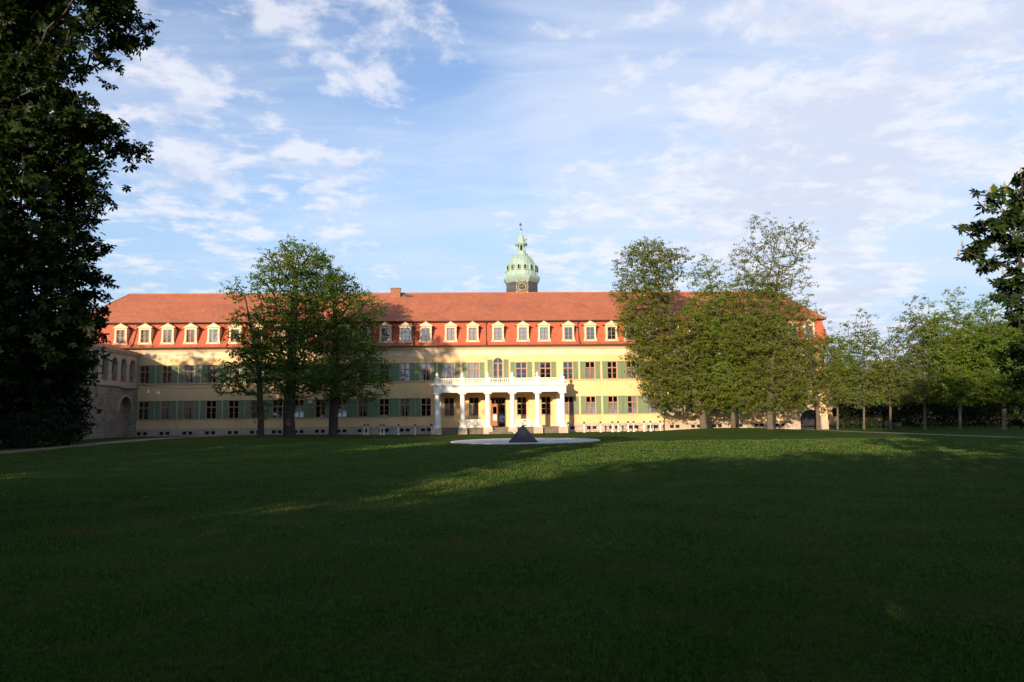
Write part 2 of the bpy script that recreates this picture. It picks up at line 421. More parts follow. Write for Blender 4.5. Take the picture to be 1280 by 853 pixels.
def make_tree(base, trunk_pts, r_base, blobs, leaf, bark, seed, spacing=1.0, per=60, leaf_size=.32, spread=.55, palm=False, shell=.5, twig=.012, tips=(), sub=7, subr=.33, flare=.18):
    """trunk with limbs grown towards points spread through the crown's volume, and leaf clumps round those points (local to base)"""
    rg = np.random.default_rng(seed); base = Vector(base)
    B = [((c-base), rx, ry, rz, dn) for c, rx, ry, rz, dn in blobs]
    pts = []; dens = []
    vol = np.array([b[1]*b[2]*b[3]*b[4] for b in B]); vol = vol/vol.sum()
    tries = int(sum(4.19*b[1]*b[2]*b[3] for b in B)/spacing**3*6)+60
    for _ in range(tries):
        b = B[rg.choice(len(B), p=vol)]
        d = rg.normal(size=3); d /= np.linalg.norm(d); rad = rg.random()**(1/3)
        if rad < .55 and rg.random() < shell: continue
        q = np.array(b[0])+d*rad*np.array(b[1:4])
        sp = spacing/b[4]**.10
        if q[2] < .8: continue
        if pts and np.min(((np.array(pts)-q)**2).sum(1)) < sp*sp: continue
        pts.append(q); dens.append(b[4])
    for q, dn in tips: pts.append(np.array(q-base)); dens.append(dn)
    pts = np.array(pts); dens = np.array(dens)
    # skeleton
    T = [np.array(Vector(p)) for p in trunk_pts]; nodes = []; par = []
    for i in range(len(T)-1):
        k = max(2, int(np.linalg.norm(T[i+1]-T[i])/.9))
        for j in range(k):
            nodes.append(T[i]+(T[i+1]-T[i])*j/k); par.append(len(nodes)-2)
    nodes.append(T[-1]); par.append(len(nodes)-2); nt = len(nodes)
    tr = np.array(nodes)
    dist = np.array([np.min(np.linalg.norm(tr-q, axis=1)) for q in pts]); order = np.argsort(dist)
    plen = list(np.arange(nt)*.35)
    first = int(nt*.30)
    for i in order:
        q = pts[i]; Nn = np.array(nodes); dv = q-Nn; dd = np.linalg.norm(dv, axis=1)
        cost = dd+.30*np.array(plen)+np.maximum(0, -dv[:, 2])*.5
        cost[:first] += 50
        k = int(np.argmin(cost)); nodes.append(q); par.append(k); plen.append(plen[k]+dd[k])
    n = len(nodes); load = np.zeros(n); load[nt:] = 1
    for i in range(n-1, 0, -1): load[par[i]] += load[i]
    rad = twig+(r_base*.62-twig)*(load/load.max())**.52
    mb = MB()
    for i in range(1, n):
        a, b = Vector(nodes[par[i]]), Vector(nodes[i]); ra, rb = rad[par[i]], rad[i]
        if i >= nt: ra = min(ra, rb*1.6)
        else:
            za = a.z/max(1, tr[-1][2])
            ra *= 1+flare*math.exp(-a.z*1.3); rb *= 1+flare*math.exp(-b.z*1.3)
        ln = (b-a).length; ns = 9 if i < nt else 5
        if i < nt or ln < .5: mb.tube(a, b, ra, rb, ns, caps=False)
        else:
            m = a.lerp(b, .5)+Vector(rg.normal(size=3))*ln*.07+Vector((0, 0, ln*.06))
            mb.tube(a, m, ra, (ra+rb)/2, ns, caps=False); mb.tube(m, b, (ra+rb)/2, rb*.8, ns, caps=False)
    # leaves
    cnt = rg.poisson(per*np.clip(dens, .05, 1.5)*rg.uniform(.45, 1.5, len(pts)))
    ns_ = np.maximum(1, np.ceil(cnt/sub).astype(int))*(cnt > 0)
    S = np.repeat(pts, ns_, axis=0); S = S+rg.normal(size=S.shape)*spread*np.array([1, 1, .62])
    nleaf = rg.poisson(sub, len(S)); C = np.repeat(S, nleaf, axis=0)
    off = rg.normal(size=C.shape)*spread*subr*np.array([1, 1, .55]); P = C+off
    O = np.repeat(np.repeat(pts, ns_, axis=0), 1, axis=0)   # bough point of every spray
    mid = pts.mean(0)
    cl = unit(S-O)*.55; cl = np.repeat(cl, nleaf, axis=0)
    outw = P-mid; outw[:, 2] = outw[:, 2]*.5+1.0
    face = unit(off)*.75+cl+unit(outw)*.55
    ok = P[:, 2] > .25; P, face = P[ok], face[ok]
    V = leaves_palm(P, leaf_size, rg) if palm else leaves_diamond(P, leaf_size, rg, face=face)
    return mb.mesh('trunk', bark, True), raw_mesh('crown', V, 4, leaf)

def tree(name, base, trunk_pts, r_base, blobs, leaf, bark, seed, label, cat='tree', group=None, **kw):
    root = empty(name, base, 0, label, cat, group)
    tm, cm = make_tree(base, trunk_pts, r_base, blobs, leaf, bark, seed, **kw)
    link('trunk', tm, root); link('crown', cm, root)
    return root
def foot(px, Y):
    q = at(px, 540, Y); return Vector((q.x, Y, gz(q.x, Y)))
def up(base, *pp):
    """trunk points: pixels at the trunk's own distance, made local to the base"""
    return [Vector((0, 0, -.3))]+[at(px, py, base.y+dy)-base for px, py, dy in pp]

GA = 'lindens standing before the left half of the palace'
b = foot(326, 75)
tree('linden_tree', b, up(b, (326, 520, 0), (324, 470, 0), (316, 420, .2), (306, 370, 0)), .50,
     [blob(292, 362, 13, 14, 75, dens=.8), blob(305, 410, 22, 26, 75, dens=.7), blob(312, 455, 30, 28, 75), blob(285, 478, 24, 16, 75, dens=.8), blob(318, 482, 26, 18, 75, dens=.5), blob(329, 512, 13, 13, 75, dens=.8)],
     'leaf_linden', 'bark_dark', 11, 'slender linden with a low drooping bough, leftmost of the lindens before the palace', group=GA, spacing=.92, per=95, leaf_size=.19, spread=.42)
b = foot(362, 77)
tree('linden_tree', b, up(b, (361, 515, 0), (364, 470, 0), (366, 420, 0), (370, 345, 0)), .95,
     [blob(372, 330, 42, 26, 77), blob(350, 352, 32, 32, 77), blob(395, 352, 34, 28, 77), blob(360, 395, 48, 36, 77), blob(350, 432, 48, 32, 77, dens=1.0), blob(370, 465, 46, 28, 77, dens=.85), blob(362, 490, 30, 16, 77, dens=.5)],
     'leaf_linden', 'bark_dark', 12, 'tallest linden before the palace, with a thick forked dark trunk', group=GA, spacing=.95, per=92, leaf_size=.19, spread=.42)
b = foot(417, 80)
tree('linden_tree', b, up(b, (417, 515, 0), (419, 470, 0), (420, 420, 0), (417, 365, 0)), .80,
     [blob(412, 362, 34, 24, 80), blob(436, 385, 34, 26, 80), blob(462, 392, 22, 18, 80, dens=.7), blob(420, 422, 46, 28, 80, dens=1.0), blob(445, 450, 42, 28, 80, dens=.8), blob(422, 480, 38, 20, 80, dens=.9), blob(464, 478, 26, 24, 80, dens=.9), blob(410, 500, 20, 8, 80, dens=.4)],
     'leaf_linden', 'bark_dark', 13, 'broad leaning linden with dark crown, nearest to the white portico', group=GA, spacing=.95, per=92, leaf_size=.19, spread=.42)

GB = 'tall trees standing before the right half of the palace'
b = foot(880, 84)
tree('park_tree', b, up(b, (878, 515, 0), (860, 470, 0), (838, 410, 0), (815, 330, 0)), .62,
     [blob(812, 335, 42, 34, 84, dens=.9), blob(805, 365, 40, 26, 84, dens=.9), blob(848, 330, 18, 24, 84, dens=.5), blob(808, 405, 36, 34, 84), blob(822, 450, 36, 38, 84), blob(838, 485, 38, 26, 84), blob(858, 430, 34, 40, 84), blob(880, 490, 34, 24, 84)],
     'leaf_olive', 'bark_pale', 21, 'broad olive green tree with rounded dome, leftmost before the right facade', group=GB, spacing=.95, per=92, leaf_size=.19, spread=.42)
b = foot(917, 86)
tree('park_tree', b, up(b, (916, 510, 0), (912, 470, 0), (900, 410, 0), (885, 340, 0)), .45,
     [blob(882, 345, 24, 26, 86, dens=.55), blob(890, 385, 36, 30, 86), blob(905, 430, 42, 36, 86), blob(910, 480, 48, 32, 86), blob(940, 430, 34, 36, 86)],
     'leaf_bright', 'bark_pale', 22, 'fresh green tree filling the gap between two olive trees before the palace', group=GB, spacing=.95, per=92, leaf_size=.19, spread=.42)
b = foot(963, 82)
tree('park_tree', b, up(b, (962, 515, 0), (965, 460, 0), (968, 390, 0), (972, 345, 0)), .55,
     [blob(952, 284, 18, 16, 82, dens=.42), blob(985, 300, 34, 22, 82, dens=.42), blob(978, 335, 34, 28, 82, dens=.42), blob(935, 325, 20, 24, 82, dens=.7), blob(1000, 362, 22, 20, 82, dens=.4),
      blob(945, 370, 36, 30, 82, dens=.9), blob(985, 395, 32, 28, 82, dens=.7), blob(950, 420, 44, 34, 82), blob(965, 465, 42, 32, 82, dens=.8), blob(950, 498, 38, 16, 82, dens=.8), blob(1000, 430, 26, 26, 82, dens=.7), blob(1010, 395, 18, 20, 82, dens=.45)],
     'leaf_olive', 'bark_pale', 23, 'tallest tree on the right with a bare pale trunk and thin open top', group=GB, spacing=.82, per=78, leaf_size=.17, spread=.40)
b = foot(1023, 86)
tree('park_tree', b, up(b, (1022, 515, 0), (1020, 480, 0), (1014, 440, 0)), .34,
     [blob(1008, 450, 26, 26, 86, dens=.6), blob(1020, 480, 30, 22, 86, dens=.7), blob(995, 490, 32, 20, 86, dens=.8), blob(1030, 455, 20, 26, 86, dens=.7)],
     'leaf_olive', 'bark_pale', 24, 'small thin tree growing beside the dark arch at the palace corner', group=GB, spacing=.92, per=95, leaf_size=.19, spread=.44)

GC = 'row of small trees along the right path'
rowt = [
 (1047, 91, .20, [(1045, 440, 20, 22, .9), (1044, 470, 24, 22, 1), (1052, 495, 18, 12, .7), (1040, 415, 12, 12, .5)], 'leaf_bright', 'vivid green small tree right beside the palace corner'),
 (1080, 90, .20, [(1080, 400, 10, 16, .6), (1080, 432, 20, 24, .9), (1080, 465, 24, 24, 1), (1076, 495, 24, 14, .9)], 'leaf_grey', 'pale conical tree with pointed tip, second from the palace corner'),
 (1113, 88, .22, [(1111, 400, 8, 18, .05), (1110, 438, 18, 16, .5), (1114, 468, 26, 22, .9), (1112, 495, 24, 12, .9)], 'leaf_olive', 'thin tree with a bare twiggy top directly behind the bench'),
 (1156, 85, .24, [(1152, 386, 14, 16, .6), (1148, 415, 28, 24, .9), (1158, 450, 30, 26, .8), (1150, 485, 34, 18, .9)], 'leaf_grey', 'airy grey green tree with a pale trunk, right of the bench'),
 (1200, 82, .26, [(1194, 378, 12, 20, .6), (1180, 400, 16, 14, .6), (1188, 412, 30, 24, .9), (1205, 445, 38, 28, 1), (1200, 485, 38, 20, 1)], 'leaf_bright', 'full bright crowned tree, second from the right end of the row'),
 (1255, 79, .32, [(1236, 392, 14, 24, .8), (1262, 404, 18, 18, .8), (1250, 435, 42, 34, 1), (1250, 480, 44, 24, 1), (1290, 440, 40, 40, 1)], 'leaf_linden', 'darkest and thickest tree at the right end of the row'),
]
for i, (px, Y, r, bl, lf, lab) in enumerate(rowt):
    b = foot(px, Y); top = bl[0]
    tree('row_tree', b, up(b, (px, 515, 0), (px, 470, 0), (top[0], top[1]+18, 0)), r,
         [blob(x, y, rx, ry, Y, dens=dn) for x, y, rx, ry, dn in bl], lf, 'bark_pale', 40+i, lab, group=GC, spacing=.85, per=90, leaf_size=.18, spread=.38)

GD = 'background trees beyond the right hedge'
for i, (px, Y, top, w, lf, lab) in enumerate([
    (1062, 112, 412, 22, 'leaf_grey', 'pale background tree peeping out beside the palace gable'),
    (1118, 108, 428, 40, 'leaf_olive', 'low olive background tree behind the bare topped tree'),
    (1180, 108, 400, 40, 'leaf_linden', 'dense background tree between the two brightest row trees'),
    (1225, 106, 385, 42, 'leaf_bright', 'light green background tree rising behind the right end of the row'),
    (1275, 106, 380, 48, 'leaf_dark', 'dark background tree at the right edge behind the row')]):
    b = foot(px, Y)
    tree('background_tree', b, up(b, (px, 500, 0), (px, 450, 0), (px, top+15, 0)), .3,
         [blob(px, top+14, w*.32, 22, Y, dens=.7), blob(px-w*.2, top+52, w*.9, 28, Y), blob(px+w*.2, 490, w, 30, Y)], lf, 'bark_grey', 60+i, lab, group=GD, spacing=1.1, per=110, leaf_size=.24, spread=.5)

# the near chestnuts that frame the picture
def candle_mesh():
    m = MB(); rr = random.Random(4)
    for k in range(9):
        z = k*.022; m.lathe([(.034*(1-k/11), z), (.040*(1-k/11), z+.010), (.02*(1-k/11), z+.021)], 6, rot=rr.random(), cap=False)
    m.tube((0, 0, -.12), (0, 0, .2), .006, .004, 5); return m.mesh('flower_candle', 'candle_bloom')
CANDLE = candle_mesh()
def candles(root, spots):
    for q in spots: link('flower_candle', CANDLE, root, q-root.location)

Y = 14; b = Vector((-13.2, 14.3, gz(-13.2, 14.3)))
nb = [(86, -32, 60, 26, 1), (134, 12, 27, 34, .9), (20, 20, 36, 60, .9), (112, 50, 26, 16, .6), (88, 78, 24, 16, .8), (50, 128, 66, 48, 1), (108, 170, 48, 38, .9), (50, 200, 80, 60, 1), (66, 245, 48, 44, .9), (72, 300, 42, 36, .9), (40, 320, 80, 60, 1), (66, 365, 44, 44, .9), (80, 410, 36, 34, .8), (50, 440, 60, 46, 1), (76, 455, 32, 28, .8), (20, 470, 60, 40, 1)]
nblobs = [blob(x, y, rx*.86, ry*.86, Y, dep=1.0, dens=dn) for x, y, rx, ry, dn in nb]
nblobs += [(Vector((X, yy, zz)), 1.8, 2.0, 1.7, .8) for X, yy, zz in ((-12.5, 14.5, 4.2), (-13, 15, 6.8), (-12.6, 14, 9.4), (-11.5, 14.5, 11.2), (-14.5, 14.2, 8))]
tree('chestnut_tree', b, [Vector((0, 0, -.3)), Vector((.1, 0, 2.5)), Vector((.3, 0, 5.5)), Vector((.7, 0, 8.5)), Vector((1.2, 0, 11))], .42, nblobs,
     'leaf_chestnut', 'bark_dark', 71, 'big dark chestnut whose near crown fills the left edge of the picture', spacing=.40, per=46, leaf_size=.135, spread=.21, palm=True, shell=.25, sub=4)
Y = 20; b = Vector((18.2, 20, gz(18.2, 20)))
cb = [(1300, 380, 26, 36, 1), (1285, 300, 10, 26, .8), (1300, 450, 30, 40, 1), (1330, 330, 40, 60, 1), (1292, 500, 16, 30, .8)]
cblobs = [blob(x, y, rx, ry, Y, dep=.9, dens=dn) for x, y, rx, ry, dn in cb]+[(Vector((X, 20.3, zz)), 2.0, 2.2, 2.0, .8) for X, zz in ((18.6, 5.5), (19, 8.5), (20.5, 7))]
tp = [(1198, 324, .5), (1213, 320, .4), (1224, 314, .6), (1201, 288, .6), (1203, 312, .6), (1212, 316, .8), (1220, 302, .5), (1217, 288, .5), (1230, 286, .9), (1238, 296, 1), (1226, 276, .4), (1232, 262, .5), (1222, 252, .5), (1227, 244, .4), (1238, 246, .9), (1246, 256, .4),
      (1256, 238, .6), (1266, 242, .6), (1263, 256, .8), (1252, 268, .7), (1262, 274, 1), (1270, 264, 1), (1276, 280, 1), (1256, 284, 1), (1246, 284, .8), (1272, 292, 1), (1262, 300, .7), (1252, 310, .6), (1244, 318, .8), (1234, 326, .7), (1230, 334, .4), (1236, 338, .3), (1258, 316, .8), (1270, 312, 1), (1278, 304, 1), (1249, 328, .5),
      (1276, 222, .7), (1281, 232, .6), (1272, 226, .4), (1278, 246, .8), (1268, 340, .6), (1276, 330, .9), (1254, 347, .6), (1262, 354, .9), (1272, 352, 1), (1258, 366, .8), (1266, 370, 1), (1276, 366, 1), (1252, 374, .6), (1262, 382, .9), (1272, 386, 1), (1278, 400, 1), (1268, 396, .6), (1280, 420, 1), (1284, 440, 1)]
rt = random.Random(6)
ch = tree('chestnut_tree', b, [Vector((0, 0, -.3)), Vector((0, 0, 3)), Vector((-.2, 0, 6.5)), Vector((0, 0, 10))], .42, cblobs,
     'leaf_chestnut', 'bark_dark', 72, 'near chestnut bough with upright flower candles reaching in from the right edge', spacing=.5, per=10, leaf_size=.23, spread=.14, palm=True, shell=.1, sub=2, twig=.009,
     tips=[(at(x, y, 20+rt.uniform(-.5, .5)), dn) for x, y, dn in tp])
candles(ch, [at(px, py, 20) for px, py in ((1201, 285), (1203, 308), (1198, 320), (1232, 258), (1238, 242), (1256, 234), (1276, 217), (1252, 264), (1254, 343), (1244, 314))])

# dark evergreen mass and bush beyond the left path
b = Vector((-43.5, 60, gz(-43.5, 60)))
tree('yew_tree', b, [Vector((0, 0, -.3)), Vector((0, 0, 5)), Vector((0, 0, 10))], .45,
     [blob(x, y, rx, ry, 60, dep=2.6) for x, y, rx, ry in ((0, 420, 60, 50), (55, 440, 46, 46), (30, 500, 70, 46), (-40, 480, 60, 60), (72, 500, 26, 32), (0, 530, 60, 26), (60, 530, 34, 20))],
     'leaf_dark', 'bark_dark', 81, 'wide dark tree reaching down to the ground beyond the left path', spacing=.85, per=90, leaf_size=.30, spread=.5)
def bush(name, base, rad, h, leaf, seed, label, n=2600, size=.2, cat='bush', group=None):
    rg = np.random.default_rng(seed); root = empty(name, base, 0, label, cat, group)
    m = MB()
    tips = []
    for k in range(14):
        a = rg.random()*6.28; q = Vector((math.cos(a)*rad*rg.random()*.8, math.sin(a)*rad*rg.random()*.8, h*(.45+.45*rg.random()))); tips.append(q)
        m.tube((q.x*.15, q.y*.15, -.1), q, .05, .015, 5)
    m.build('stem', 'bark_dark', root, smooth=True)
    d = rg.normal(size=(n, 3)); d /= np.linalg.norm(d, axis=1)[:, None]
    lump = 1+.18*np.sin(d[:, 0]*5+seed)*np.sin(d[:, 1]*6)+.12*np.sin(d[:, 2]*9+d[:, 0]*7)
    P = d*(rg.random(n)**.30*lump)[:, None]*np.array([rad, rad, h*.55])+np.array([0, 0, h*.50]); P = P[P[:, 2] > .03]
    link('foliage', raw_mesh('foliage', leaves_diamond(P, size, rg), 4, leaf), root)
    return root
q = at(84, 545, 62); bush('round_bush', Vector((q.x, 62, gz(q.x, 62))), 1.75, 3.5, 'leaf_dark', 91, 'rounded dark bush in front of the old stone wing')
q = at(30, 545, 57); bush('round_bush', Vector((q.x, 57, gz(q.x, 57))), 3.2, 3.2, 'leaf_dark', 92, 'low wide dark bush under the left tree beside the path', n=4200)

# hedge behind the row of trees
def hedge():
    a, c = Vector((43.5, 97, 0)), Vector((74, 88, 0)); root = empty('hedge', a, 0, 'long dark clipped hedge behind the row of small trees', 'hedge')
    rg = np.random.default_rng(95); n = 16000; t = rg.random(n); L = c-a; nrm = Vector((-L.y, L.x, 0)).normalized()
    h = 3.3+.5*np.sin(t*23)+.3*np.sin(t*61); zz = h*rg.random(n)**.8; dd = (rg.random(n)-.5)*2.2
    P = np.stack([t*L.x+nrm.x*dd, t*L.y+nrm.y*dd, zz], 1)
    link('foliage', raw_mesh('foliage', leaves_diamond(P, .28, rg), 4, 'leaf_dark'), root)
    m = MB()
    for k in range(26):
        q = a+L*((k+.5)/26)-a; m.tube((q.x, q.y, -.1), (q.x+rg.normal()*.2, q.y, 2.6), .05, .02, 5)
    m.build('stems', 'bark_dark', root)
hedge()

# park trees outside the frame that throw the shade over lawn and facade
def shade_proto(kind, seed):
    rg = np.random.default_rng(seed)
    H, W = (1.0, .30) if kind == 0 else (1.0, .36)
    H *= 20; W *= 20
    bl = [(Vector((0, 0, H*.80)), W*.62, W*.62, H*.19, 1), (Vector((W*.25, 0, H*.58)), W*.85, W*.85, H*.2, 1), (Vector((-W*.25, .5, H*.52)), W*.8, W*.8, H*.22, 1), (Vector((0, -.5, H*.34)), W*.8, W*.8, H*.15, .9)]
    return make_tree((0, 0, 0), [Vector((0, 0, -.3)), Vector((0, 0, 7)), Vector((.3, .2, 13)), Vector((0, 0, 18))], .6, bl, 'leaf_linden', 'bark_grey', seed, spacing=1.25, per=40, leaf_size=.42, spread=.75)
PROTO = [shade_proto(0, 101), shade_proto(1, 102)]
GE = 'unseen park trees behind and beside the viewer'
def shade(x, y, h, k, w=1.0, rz=0):
    r = empty('park_tree', (x, y, gz(x, y)), rz, 'unseen leafy park tree that throws shade into the view', 'tree', GE)
    r.scale = (w*h/20, w*h/20, h/20)
    link('trunk', PROTO[k][0], r); link('crown', PROTO[k][1], r)
SHADE = [  # x, y, height, kind, width, turn
 (-63, 46, 21.0, 0, 1.0, 0), (-53.5, 47, 19.0, 1, .9, 1), (-45, 44, 20.0, 0, .95, 2), (-37, 38, 23.5, 1, 1.0, 3), (-32.5, 33, 25.0, 0, .85, 4),
 (-58, 8, 17, 1, 1.3, 1), (-46, 4, 17, 0, 1.3, 2), (-36, 2, 16, 1, 1.3, 0),
 (-28, -14, 18.6, 0, 1.25, 5), (-16, 6, 9, 1, 1.3, 1), (-24, 4, 12, 0, 1.3, 1), (-12.5, -5, 5.2, 1, 1.8, 2), (-18, -4, 7, 0, 1.7, 3), (-8, -5, 7, 1, 1.6, 5), (-26, -5, 8, 1, 1.6, 0), (-5, -6.5, 9.6, 0, 1.8, 1), (3, -8, 10.0, 1, 1.7, 4), (10, -6.5, 9.8, 1, 1.7, 3), (17, -4, 10, 0, 1.6, 2), (24, -3, 11, 1, 1.5, 4), (-20.5, -12, 12.5, 1, 1.2, 2), (-10.5, -13, 11.0, 0, 1.4, 3), (-3, -12, 11.6, 1, 1.2, 1), (5, -14, 10.4, 0, 1.6, 6), (13, -13, 12.0, 1, 1.5, 2), (21, -12, 16, 0, 1.4, 4),  # low trees near the viewer are added to block low sun and sky
 (27, 27, 18.5, 1, .9, 2), (30, 14, 20, 0, 1.2, 0),
]
for a in SHADE: shade(*a)

# ------------------------------------------------------------------ the palace
XL, XR, DEP = -53.6, 40.1, 18.0
palace = empty('palace', (0, 90, 0), A, 'long yellow palace with red mansard roof, dormers, green shutters and a white portico', 'palace')
BAYS_L = [-44.85, -42.2, -39.5, -36.8, -34.1, -31.45, -28.85, -26.25, -23.65, -21.05, -18.5, -15.9, -13.36, -10.75]
BAYS_P = [-7.9, -4.85, -1.8, 1.12, 4.15]
BAYS_R = [7.0, 9.8, 12.6, 15.05, 17.6, 20.3, 23.0, 25.7, 28.4, 31.1, 33.8]
LOW, UPP = (2.20, 4.42), (6.60, 8.78)
HW = .60
holes = []
for x in BAYS_L+BAYS_R: holes.append((x-HW, x+HW, *LOW)); holes.append((x-HW, x+HW, *UPP))
for x in BAYS_P:
    if x != -1.8: holes.append((x-HW, x+HW, *LOW)); holes.append((x-.68, x+.68, *UPP))
holes.append((-2.75, -.85, .76, 4.42)); holes.append((-2.4, -1.2, 6.2, 9.35))
ARX, ARR, ARZ = 37.83, 1.38, 1.05
holes.append((ARX-ARR, ARX+ARR, -.4, ARZ+ARR))
w = MB(); w.holes(XL, XR, -.6, 10.5, holes, 0, .34)
w.add([(XL, 0, -.6), (XL, DEP, -.6), (XL, DEP, 10.5), (XL, 0, 10.5), (XR, 0, -.6), (XR, DEP, -.6), (XR, DEP, 10.5), (XR, 0, 10.5)], [(0, 3, 2, 1), (4, 5, 6, 7), (1, 2, 6, 5)])
w.build('wall', 'yellow_plaster', palace)
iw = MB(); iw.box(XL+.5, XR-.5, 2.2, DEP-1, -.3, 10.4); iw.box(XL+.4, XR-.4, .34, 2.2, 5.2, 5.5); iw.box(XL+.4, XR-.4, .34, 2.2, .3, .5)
iw.build('dark_inner_wall', 'dark_interior', palace)  # inner wall and floors coloured near-black so the rooms read as unlit
pl_h = []
BASE = [x for x in BAYS_L+BAYS_R if x < 34]
for x in BASE:
    for s in (-.36, .36): pl_h.append((x+s-.25, x+s+.25, .33, .72))
p = MB()
p.holes(XL, -9.62, -.6, 1.02, [h for h in pl_h if h[0] < -9], -.15, .14)
p.holes(6.22, ARX-ARR-.35, -.6, 1.02, [h for h in pl_h if h[0] > 5], -.15, .14)
p.box(XL, -9.62, -.15, -.003, 1.02, 1.06); p.box(6.22, ARX-ARR-.35, -.15, -.003, 1.02, 1.06); p.holes(ARX+ARR+.35, XR, -.6, 1.02, [], -.15, .1)
p.build('plinth', 'plinth_stone', palace)
BW = MB(); BW.box(-.25, .25, .0, .02, 0, .39); bwp = BW
for x in BASE:
    m = MB()
    for s in (-.36, .36):
        m.box(x+s-.245, x+s+.245, -.04, -.006, .335, .715)
    m.build('basement_window', 'dark_interior', palace)
# frieze, cornice, string course
m = MB(); m.box(XL, XR, -.035, -.003, 9.62, 10.42); m.build('frieze', 'frieze_white', palace)
m = MB(); m.profile_x([(-.003, 10.42), (-.16, 10.42), (-.18, 10.52), (-.34, 10.56), (-.40, 10.70), (-.58, 10.74), (-.62, 10.84), (-.003, 10.84)], XL-.4, XR+.4); m.build('cornice', 'cream_paint', palace)
m = MB(); m.profile_x([(-.003, 6.40), (-.10, 6.40), (-.12, 6.47), (-.003, 6.50)], XL, -9.7); m.profile_x([(-.003, 6.40), (-.10, 6.40), (-.12, 6.47), (-.003, 6.50)], 6.3, XR); m.build('string_course', 'cream_paint', palace)

def ring(o, oe, z): return [(XL+oe, o, z), (XR-oe, o, z), (XR-oe, DEP-o, z), (XL+oe, DEP-o, z)]
def loft(rings, top=None):
    mb = MB(); vs = [v for r in rings for v in r]; fs = []
    for k in range(len(rings)-1):
        for i in range(4): j = (i+1) % 4; fs.append((4*k+i, 4*k+j, 4*k+4+j, 4*k+4+i))
    mb.add(vs, fs); return mb
lower = loft([ring(-.78, -.95, 10.86), ring(-.45, -.85, 11.02), ring(-.02, -.72, 11.55), ring(.35, -.6, 12.3), ring(.72, -.5, 13.2), ring(.98, -.45, 14.05)])
roofp = lower.build('mansard', 'roof_lower', palace)
ur = MB()
e = ring(.62, -.85, 14.14); RZ, RD = 19.08, 9.0
ur.add(e+[(-51.3, RD, RZ), (38.2, RD, RZ)]+[tuple(v[:2])+(v[2]-.12,) for v in e],
       [(0, 1, 5, 4), (1, 2, 5), (2, 3, 4, 5), (3, 0, 4), (0, 6, 7, 1), (1, 7, 8, 2), (2, 8, 9, 3), (3, 9, 6, 0), (6, 9, 8, 7)])
roof = ur.build('roof', 'roof_upper', palace)
m = MB(); m.tube((-51.3, RD, RZ+.02), (38.2, RD, RZ+.02), .11, .11, 8)
for c, x in ((e[0], -51.3), (e[1], 38.2)): m.tube(c, (x, RD, RZ), .09, .09, 6)
m.build('ridge_tiles', 'roof_upper', roof)
m = MB(); m.box(-16.05, -14.75, 7.7, 8.4, 17.9, 19.55); m.box(-16.12, -14.68, 7.63, 8.47, 19.55, 19.66)
m.build('chimney', 'brick_red', roof)
m = MB(); m.box(-14.4, -13.7, 8.0, 8.2, 18.5, 18.85); m.box(-14.0, -13.1, 7.8, 8.1, 18.45, 18.6); m.build('skylight', 'dark_metal', roof)
m = MB(); m.box(-51.0, -45.5, 9.6, 12.5, 17, 19.3); m.build('rear_roof', 'dark_roof', roof)  # box standing in for another dark roof behind the ridge
m = MB(); m.profile_x([(-.96, 10.86), (-.94, 10.76), (-.80, 10.74), (-.68, 10.84), (-.72, 10.88)], XL-.9, XR+.9); m.profile_x([(.42, 14.14), (.44, 14.03), (.62, 14.0), (.68, 14.10)], XL-.8, XR+.8)
m.build('gutter', 'gutter_metal', palace)
for x in (-46.3, -34.95, -12.2, -3.2, 8.5):
    m = MB(); pts = [(x, .42, 14.0), (x, .85, 13.7), (x, .33, 12.4), (x, -.12, 11.5), (x, -.80, 10.95)]
    for a, c in zip(pts, pts[1:]): m.tube(a, c, .055, .055, 6)
    m.build('downpipe', 'gutter_metal', palace)
for x, zt in ((18.95, 10.8),):
    m = MB(); m.tube((x, -.24, -.1), (x, -.24, 10.3), .04, .04, 6); m.tube((x, -.24, 10.3), (x, -.75, 10.72), .04, .04, 6); m.build('downpipe', 'gutter_metal', palace)

# windows
def window_meshes(hw, z0, z1, glass='window_glass', fm='window_wood', fw=.07, transom=.36, bars=True):
    h = z1-z0; f = MB(); d0, d1 = .10, .17
    f.box(-hw, -hw+fw, d0, d1, 0, h); f.box(hw-fw, hw, d0, d1, 0, h); f.box(-hw+fw, hw-fw, d0, d1, 0, fw); f.box(-hw+fw, hw-fw, d0, d1, h-fw, h)
    zt = h*(1-transom)
    f.box(-hw+fw, hw-fw, d0-.02, d1, zt-.07, zt+.07); f.box(-.07, .07, d0-.018, d1-.002, fw, zt-.07); f.box(-.07, .07, d0-.018, d1-.002, zt+.07, h-fw)
    if bars:
        for s in (-1, 1):
            f.box(*sorted((s*.07, s*(hw-fw))), d0+.02, d1-.02, zt*.52-.018, zt*.52+.018)
    g = MB(); g.box(-hw+fw*.5, hw-fw*.5, .130, .140, fw*.5, h-fw*.5)
    return f.mesh('window', fm), g.mesh('pane', glass)
def shutter_mesh(wd, h):
    s = MB(); s.box(0, .07, -.06, -.015, 0, h); s.box(wd-.07, wd, -.06, -.015, 0, h); s.box(.07, wd-.07, -.06, -.015, 0, .09); s.box(.07, wd-.07, -.06, -.015, h-.09, h); s.box(.07, wd-.07, -.06, -.015, h*.5-.045, h*.5+.045)
    n = 12
    for half in (0, 1):
        z0 = .09 if half == 0 else h*.5+.045; z1 = h*.5-.045 if half == 0 else h-.09
        for i in range(n):
            z = z0+(z1-z0)*(i+.5)/n; t = (z1-z0)/n
            s.add([(.07, -.056, z-t*.55), (wd-.07, -.056, z-t*.55), (wd-.07, -.018, z+t*.5), (.07, -.018, z+t*.5)], [(0, 1, 2, 3)])
    return s.mesh('shutter', 'shutter_green')
